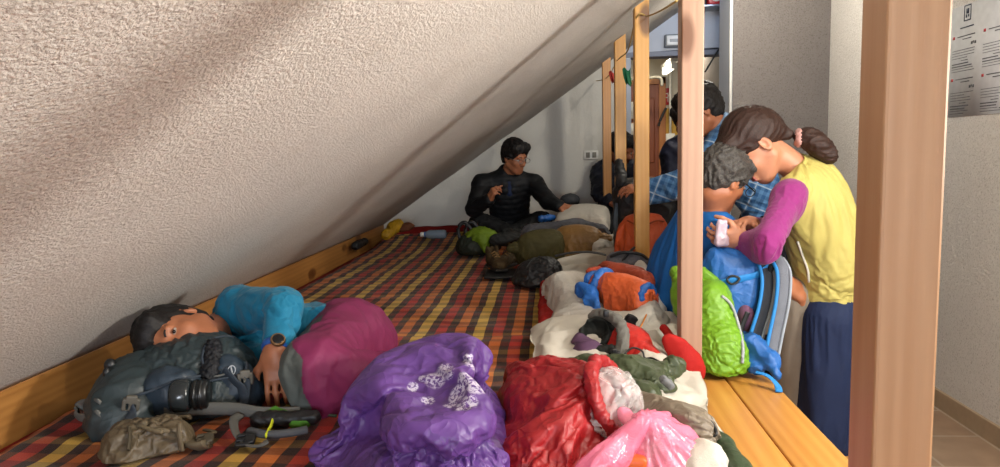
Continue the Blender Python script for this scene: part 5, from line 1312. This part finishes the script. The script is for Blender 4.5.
for y in (2.5, 3.26): part('leg', cub(.74, 1.18, y, y+.04, 0, .105, .002), M_deck, st)

# ---- woman in the yellow vest ---------------------------------------------------------------------------
def vest_woman():
    j = dict(neck=P(801, 172, 2.590), pelvis=P(828, 305, 2.610), shL=P(789, 196, 2.43), shR=P(800, 190, 2.730), elL=P(769, 239, 2.26), wrL=P(742, 240, 2.38), elR=P(770, 230, 2.74), wrR=P(750, 224, 2.46),
             hpL=P(828, 318, 2.530), hpR=P(832, 316, 2.690), knL=P(826, 415, 2.540), knR=P(832, 412, 2.690), anL=P(838, 500, 2.570), anR=P(842, 500, 2.710))
    j['anL'][2] = j['anR'][2] = .10
    hc = P(754, 147, 2.58); Rh = frame((-.62, -.10, -.78), (-.78, .04, .62))
    t = thing('person', 'person with brown ponytail, yellow vest and magenta sleeves bending over the blue backpack', 'person', j['pelvis']*[1, 1, 0])
    j['arch'] = V3(.035, 0, .03)
    tp, R = torso_prims(j, 1.0, 1)
    gr = P(722, 232, 2.550)
    hL = hand_at(j['wrL'], P(722, 238, 2.38)-j['wrL'], (-.1, -.85, -.3), 1, (28, 40, 30), (.6, .6), .9); hR = hand_at(j['wrR'], P(732, 222, 2.38)-j['wrR'], (.1, .3, .9), -1, (35, 45, 30), (.8, .8), .9)
    body = xf(head_prims(), Rh, hc, 1.03)+[cap(hc+Rh@V3(0, -.03, -.06), j['neck'], .046, .052, .02)]+inflate(tp, -.032)+arm(j, 'L', (.045, .036, .026))+arm(j, 'R', (.045, .036, .026))+hL+hR+leg(j, 'L', (.075, .05, .036))+leg(j, 'R', (.075, .05, .036))+foot(j, 'L', (-1, -.1, 0), .13)+foot(j, 'R', (-1, .1, 0), .13)
    part('body', solid(body, .005, .018), M_skin_p, t)
    eyes(t, Rh, hc, 1.03); brows(t, Rh, hc, M_hair_b, 1.03); lips(t, Rh, hc, plain('lip_pink', '#a85a50', .4), 1.03)
    # hair drawn back into a low ponytail
    kn = P(800, 138, 2.56)
    pr = [ell((0, -.022, .044), (.085, .101, .092)), cap((-.045, .06, .078), (.045, .06, .078), .028, None, .03), ell((0, -.075, .01), (.060, .05, .05), None, .04), ell((0, .112, -.035), (.080, .080, .094), None, .012, '-'), ell((.083, .012, -.04), (.022, .030, .045), None, .01, '-'), ell((-.083, .012, -.04), (.022, .030, .045), None, .01, '-')]
    hp = xf(pr, Rh, hc, 1.05)
    base = hc+Rh@V3(0, -.075, .025)
    hp = hp[:3]+[cap(base, base*.3+kn*.7, .045, .018, .03)]+hp[3:]
    strand = lambda v, N: .003*ridge(np.stack([((v-hc)@Rh)[:, 0]*70, (v-hc)@Rh@V3(0, 1, 0)*6, ((v-hc)@Rh)[:, 2]*38], -1), 2)
    v, f = solid(hp, .0045, .02, strand); part('hair', (v, f), M_hair_b, t)
    tail = curve([kn, P(808, 138, 2.555), P(818, 145, 2.54), P(827, 154, 2.540), P(831, 157, 2.530)], 16)
    rr = np.interp(np.linspace(0, 1, len(tail)), [0, .2, .55, .85, 1], [.013, .027, .031, .020, .006])
    v, f = solid(chain(tail, list(rr)), .0045, .02, lambda v, N: .004*ridge(v*np.array([16, 60, 60]), 5)); part('ponytail', (v, f), M_hair_b, t)
    dk = unit(P(808, 138, 2.555)-kn)
    v, f = solid([tor(kn-dk*.004, .019, .0135, frame(np.cross(dk, [0, 0, 1.]), dk))], .003, .005, wrinkle(.003, (70, 70, 70), 2)); part('scrunchie', (v, f), fabric('pink_scrunchie', '#c99a92', .8), t)
    # magenta top
    M_mag = fabric('magenta_fleece', '#912a76', .8, .06, 380, .3, .15)
    sl = inflate(tp[:1], -.012)+inflate(tp[3:], .004)+arm(j, 'L', (.054, .048, .034))+arm(j, 'R', (.052, .047, .034))
    v, f = soft(sl, .0075, .03, None, grow=.07, frames=14, inset=.010, bend=.02, grav=.4)
    part('top', (v, f), M_mag, t, 'magenta long sleeved top')
    # vest
    up = unit(j['neck']-j['pelvis'])
    ve = inflate(tp[:2], .022)+[ell(tp[1]['c']+V3(.02, 0, 0), tp[1]['r']*[1.1, 1.1, 1], R, .06), ell(P(829, 270, 2.610), (.112, .155, .13), None, .06), cap(P(828, 300, 2.550), P(829, 300, 2.670), .086, .086, .05), cap(j['neck']-up*.06, j['shL']*.75+j['neck']*.25, .062, .06, .04), cap(j['neck']-up*.06, j['shR']*.75+j['neck']*.25, .062, .06, .04), cap(j['neck']-up*.04, j['neck']+unit(hc-j['neck'])*.02+V3(.015, 0, .01), .062, .058, .02),
          cap(j['neck'], hc+Rh@V3(0, .0, -.08), .050, .055, .008, '-'), cap(j['shL']+V3(-.03, -.03, -.03), j['shL']+(j['elL']-j['shL'])*.6+V3(0, -.03, 0), .062, .060, .012, '-'), cap(j['shR']+V3(-.02, .03, -.02), j['elR'], .066, .062, .012, '-'), box(P(830, 307, 2.600)+V3(0, 0, -.30), (.4, .4, .30), .004, None, .008, '-')]
    v, f = soft(ve, .0072, .045, None, grow=.09, frames=16, inset=.014, bend=.015, grav=.4)
    M_yel = fabric('pale_yellow_shell', '#c6b968', .6, .05, 420, .2, 0, .3)
    part('vest', (v, f), M_yel, t, 'pale yellow vest')
    pts = [on_surface(v, x, y)+[0, -.003, 0] for x, y in ((796, 243), (801, 258), (805, 270), (808, 284))]
    part('pocket_zip', tube(curve(pts, 14), .0045, 6), fabric('white_zip', '#d8d5c4', .6), t, 'white pocket zip')
    # trousers
    tr = [ell(j['pelvis']+V3(0, 0, -.02), (.10, .155, .11))]+leg(j, 'L', (.098, .090, .075))+leg(j, 'R', (.098, .090, .075))
    v, f = soft(tr, .009, .05, None, grow=.06, frames=14, inset=.012, bend=.03, grav=.5); part('trousers', (v, f), fabric('navy_trousers', '#1d2b4d', .75, .07), t)
    for k in 'LR':
        a = j['an'+k]; v, f = solid([cap(a, a+V3(0, 0, -.03), .05, .05), cap(a+V3(.04, 0, -.06), a+V3(-.14, 0, -.07), .042, .034), floor_cut(.002, (.9, 2.6))], .006, .03); part('shoe', (v, f), M_blk, t)
    # the little clear bag in the fingers
    c = P(721, 232, 2.36)
    v, f = solid([box(c, (.018, .011, .044), .010, rot('Y', 6)), box(c+[.004, 0, -.03], (.021, .014, .018), .010)], .0035, .012, wrinkle(.0025, (36, 36, 36), 3, .001))
    single('clear_pouch', (v, f), film('lilac_film', '#d9c3d2', .72, .15), 'small pale translucent pouch held between two hands above the blue backpack', 'pouch')
vest_woman()

# ---- man in the blue checked shirt ----------------------------------------------------------------------
def plaid_shirt():
    t = NT('blue_check'); c = t.n('ShaderNodeTexCoord'); s = t.n('ShaderNodeSeparateXYZ'); mp = t.n('ShaderNodeMapping'); mp.inputs['Rotation'].default_value = (0, math.radians(-22), math.radians(12)); t.l(c.outputs['Object'], mp.inputs['Vector']); t.l(mp.outputs[0], s.inputs[0])
    cols = None; base = lin('#5c8fc4'); base2 = lin('#2d5f96'); 
    def line(o, per, w):
        f = t.math('FRACT', t.math('MULTIPLY', o, 1/per)); return t.math('LESS_THAN', f, w)
    a = t.math('ADD', t.math('MULTIPLY', line(s.outputs[0], .036, .5), .5), t.math('MULTIPLY', line(s.outputs[2], .036, .5), .5))
    cc = t.mix(a, base, base2)
    w = t.math('MAXIMUM', line(t.math('ADD', s.outputs[0], .012), .108, .06), line(t.math('ADD', s.outputs[2], .02), .108, .06))
    cc = t.mix(t.math('MULTIPLY', w, .7), cc, lin('#b9cfe2')); t.col(cc); t.set(Roughness=.8); t.bump(t.noise(c.outputs['Object'], 300, 2), .2, .004); return t.m
def check_man():
    j = dict(neck=P(719, 128, 3.62), pelvis=P(765, 226, 3.66), shR=P(722, 150, 3.84), shL=P(718, 150, 3.46), elL=P(690, 178, 3.40), wrL=P(646, 188, 3.52), elR=P(700, 180, 3.9), wrR=P(660, 190, 3.8),
             hpR=P(768, 240, 3.76), hpL=P(768, 240, 3.56), knR=P(772, 320, 3.76), knL=P(770, 320, 3.56), anR=P(772, 390, 3.78), anL=P(770, 392, 3.58))
    j['anR'][2] = j['anL'][2] = .10
    hc = P(699, 111, 3.60); Rh = frame((-.85, -.05, -.5), (-.5, 0, .85))
    t = thing('person', 'person in a blue checked shirt leaning over toward the black rucksack', 'person', j['pelvis']*[1, 1, 0])
    j['arch'] = V3(.03, 0, .05)
    tp, R = torso_prims(j, 1.05)
    hL = hand_at(j['wrL'], P(628, 189, 3.5)-j['wrL'], (0, -.4, .9), 1, (20, 30, 20)); hR = hand_at(j['wrR'], (-1, 0, -.2), (0, 0, 1), -1, (20, 30, 20))
    body = xf(head_prims(), Rh, hc, 1.04)+[cap(hc+Rh@V3(0, -.03, -.06), j['neck'], .054, .062, .02)]+inflate(tp, -.012)+arm(j, 'L')+arm(j, 'R')+hL+hR+leg(j, 'L')+leg(j, 'R')+foot(j, 'L', (-1, 0, 0))+foot(j, 'R', (-1, 0, 0))
    part('body', solid(body, .0075, .02), M_skin_t, t)
    eyes(t, Rh, hc, 1.04); hair_short(t, Rh, hc, M_hair_k, 1.05, 1.05, .006)
    sh = inflate(tp, .018)+arm(j, 'L', (.075, .064, .046))+arm(j, 'R', (.075, .064, .046))+[cap(j['neck'], hc+Rh@V3(0, -.02, -.06), .058, .062, .006, '-')]
    v, f = soft(sh, .009, .05, None, grow=.09, frames=14, inset=.012, bend=.02, grav=.5); part('shirt', (v, f), plaid_shirt(), t, 'blue checked shirt')
    un = unit(hc-j['neck']); v, f = solid([tor(j['neck']+un*.02, .066, .016, frame(np.cross(un, [0, 1, 0.]), un))], .006, .01); part('collar', (v, f), fabric('pale_blue_collar', '#86a9cf', .8), t, 'pale blue collar')
    tr = [ell(j['pelvis'], (.13, .175, .12))]+leg(j, 'L', (.10, .08, .065))+leg(j, 'R', (.10, .08, .065))
    v, f = solid(tr, .01, .05, wrinkle(.005, (14, 14, 14), 2)); part('trousers', (v, f), fabric('dark_navy_trousers', '#181c28', .75), t)
    for k in 'LR':
        a = j['an'+k]; v, f = solid([cap(a, a+V3(0, 0, -.03), .05, .05), cap(a+V3(.04, 0, -.06), a+V3(-.15, 0, -.07), .042, .036), floor_cut(.002, (.9, 3.6))], .008, .03); part('shoe', (v, f), M_blk, t)
check_man()

# ---- two dark clothed people at the back --------------------------------------------------------------
def dark_person(j, hc, fw, up, lab, coat, zb, hood=False, s=1.0, skin=M_skin_d):
    Rh = frame(fw, up); t = thing('person', lab, 'person', j['pelvis']*[1, 1, 0]+[0, 0, zb]); tp, R = torso_prims(j, s)
    body = xf(head_prims(), Rh, hc, 1.0)+[cap(hc+Rh@V3(0, -.03, -.06), j['neck'], .052, .06, .02)]+inflate(tp, -.012)+arm(j, 'L')+arm(j, 'R')+hand_at(j['wrL'], j['wrL']-j['elL'], (0, -.3, 1), 1)+hand_at(j['wrR'], j['wrR']-j['elR'], (0, -.3, 1), -1)+leg(j, 'L', (.08, .055, .04))+leg(j, 'R', (.08, .055, .04))+foot(j, 'L', (.3, -1, 0), .12)+foot(j, 'R', (.3, -1, 0), .12)
    part('body', solid(body, .0085, .02), skin, t); eyes(t, Rh, hc, 1.0); hair_short(t, Rh, hc, M_hair_k, 1.05, 1.05, .007)
    v, f = solid(inflate(tp, .028)+arm(j, 'L', (.076, .066, .046))+arm(j, 'R', (.076, .066, .046))+[cap(j['neck'], hc+Rh@V3(0, 0, -.06), .058, .062, .006, '-')], .010, .05, wrinkle(.009, (12, 12, 12), 3, .003)); part('jacket', (v, f), coat, t)
    v, f = solid([ell(j['pelvis'], (.165, .13, .12), R)]+leg(j, 'L', (.10, .078, .06))+leg(j, 'R', (.10, .078, .06)), .010, .05, wrinkle(.006, (12, 12, 12), 5, .002)); part('trousers', (v, f), fabric('black_trousers_cloth', '#121316', .75), t)
M_nav = fabric('navy_coat', '#161b2a', .6, .15)
jf = dict(neck=P(617, 163, 5.50), pelvis=P(619, 214, 5.56), shL=P(637, 174, 5.42), shR=P(601, 174, 5.50), elL=P(640, 194, 5.25), wrL=P(628, 200, 5.1), elR=P(600, 194, 5.3), wrR=P(612, 202, 5.12), hpL=P(628, 222, 5.48), hpR=P(610, 222, 5.48), knL=P(640, 214, 5.12), knR=P(604, 216, 5.14), anL=P(628, 228, 4.98), anR=P(616, 229, 4.98))
for k in ('anL', 'anR'): jf[k][2] = .66
dark_person(jf, P(621, 150, 5.42), (.6, -.65, -.35), (.1, -.2, 1), 'person in dark navy coat crouching in shadow behind the far posts', M_nav, .56)
jg = dict(neck=P(688, 139, 4.6), pelvis=P(695, 217, 4.66), shL=P(673, 153, 4.55), shR=P(707, 153, 4.70), elL=P(672, 190, 4.48), wrL=P(677, 213, 4.4), elR=P(711, 190, 4.7), wrR=P(705, 213, 4.6), hpL=P(687, 230, 4.62), hpR=P(703, 230, 4.70), knL=P(685, 290, 4.6), knR=P(703, 290, 4.70), anL=P(687, 340, 4.64), anR=P(703, 340, 4.74))
for k in ('anL', 'anR'): jg[k][2] = .10
dark_person(jg, P(688, 122, 4.56), (-.5, -.75, -.4), (-.1, -.2, 1), 'standing person in dark navy jacket half hidden behind the post and the checked shirt', fabric('midnight_coat', '#131a33', .6, .15), 0, s=.95)
# ------------------------------------------------------------------ light
def lamp(name, ty, loc, energy, c, size=.1, rotv=None, size_y=None, spread=None):
    d = bpy.data.lights.new(name, ty); o = bpy.data.objects.new(name, d); COL.objects.link(o)
    o.location = loc; d.energy = energy; d.color = c
    if ty == 'AREA':
        d.shape = 'RECTANGLE'; d.size = size; d.size_y = size_y or size
    else: d.shadow_soft_size = size
    if rotv is not None:
        o.rotation_euler = Vector(rotv).to_track_quat('-Z', 'Y').to_euler()
    return o
lamp('rear_lamp', 'POINT', (1.40, -3.3, 1.75), 60, (.90, .93, 1.0), .10)
lamp('aisle_lamp', 'POINT', (1.08, 1.25, 2.05), 56, (1.0, .925, .81), .06)
lamp('wall_lamp', 'AREA', (1.79, .98, 1.42), 68, (1.0, .96, .90), .30, (-1, .0, .05), .25)
lamp('far_aisle_lamp', 'POINT', (1.0, 4.15, 2.30), 72, (1.0, .94, .83), .08)
lamp('rear_fill', 'AREA', (.3, -4.0, 1.25), 165, (.80, .88, 1.0), 1.8, (0, 1, .1), 1.2)  # cool fill added behind the viewer, standing in for daylight
lamp('hall_tube', 'AREA', (1.15, 7.0, 2.2), 18, (1.0, .93, .80), 1.0, (0, 0, -1), .1)
lamp('gable_fill', 'AREA', (1.1, 5.3, 2.5), 10, (.62, .76, 1.0), .4, (-.0, .5, -.6), .4)  # bluish fill added over the gable; the roof has no opening there
w = bpy.data.worlds.new('world'); scene.world = w; w.use_nodes = True
w.node_tree.nodes['Background'].inputs[0].default_value = (.75, .85, 1.0, 1); w.node_tree.nodes['Background'].inputs[1].default_value = .5
vs = scene.view_settings
scene.display_settings.display_device = 'sRGB'
vs.view_transform = 'Standard'; vs.look = 'None'; vs.gamma = 1; vs.use_curve_mapping = False; vs.exposure = -0.12
scene.cycles.max_bounces = 6; scene.cycles.use_denoising = True
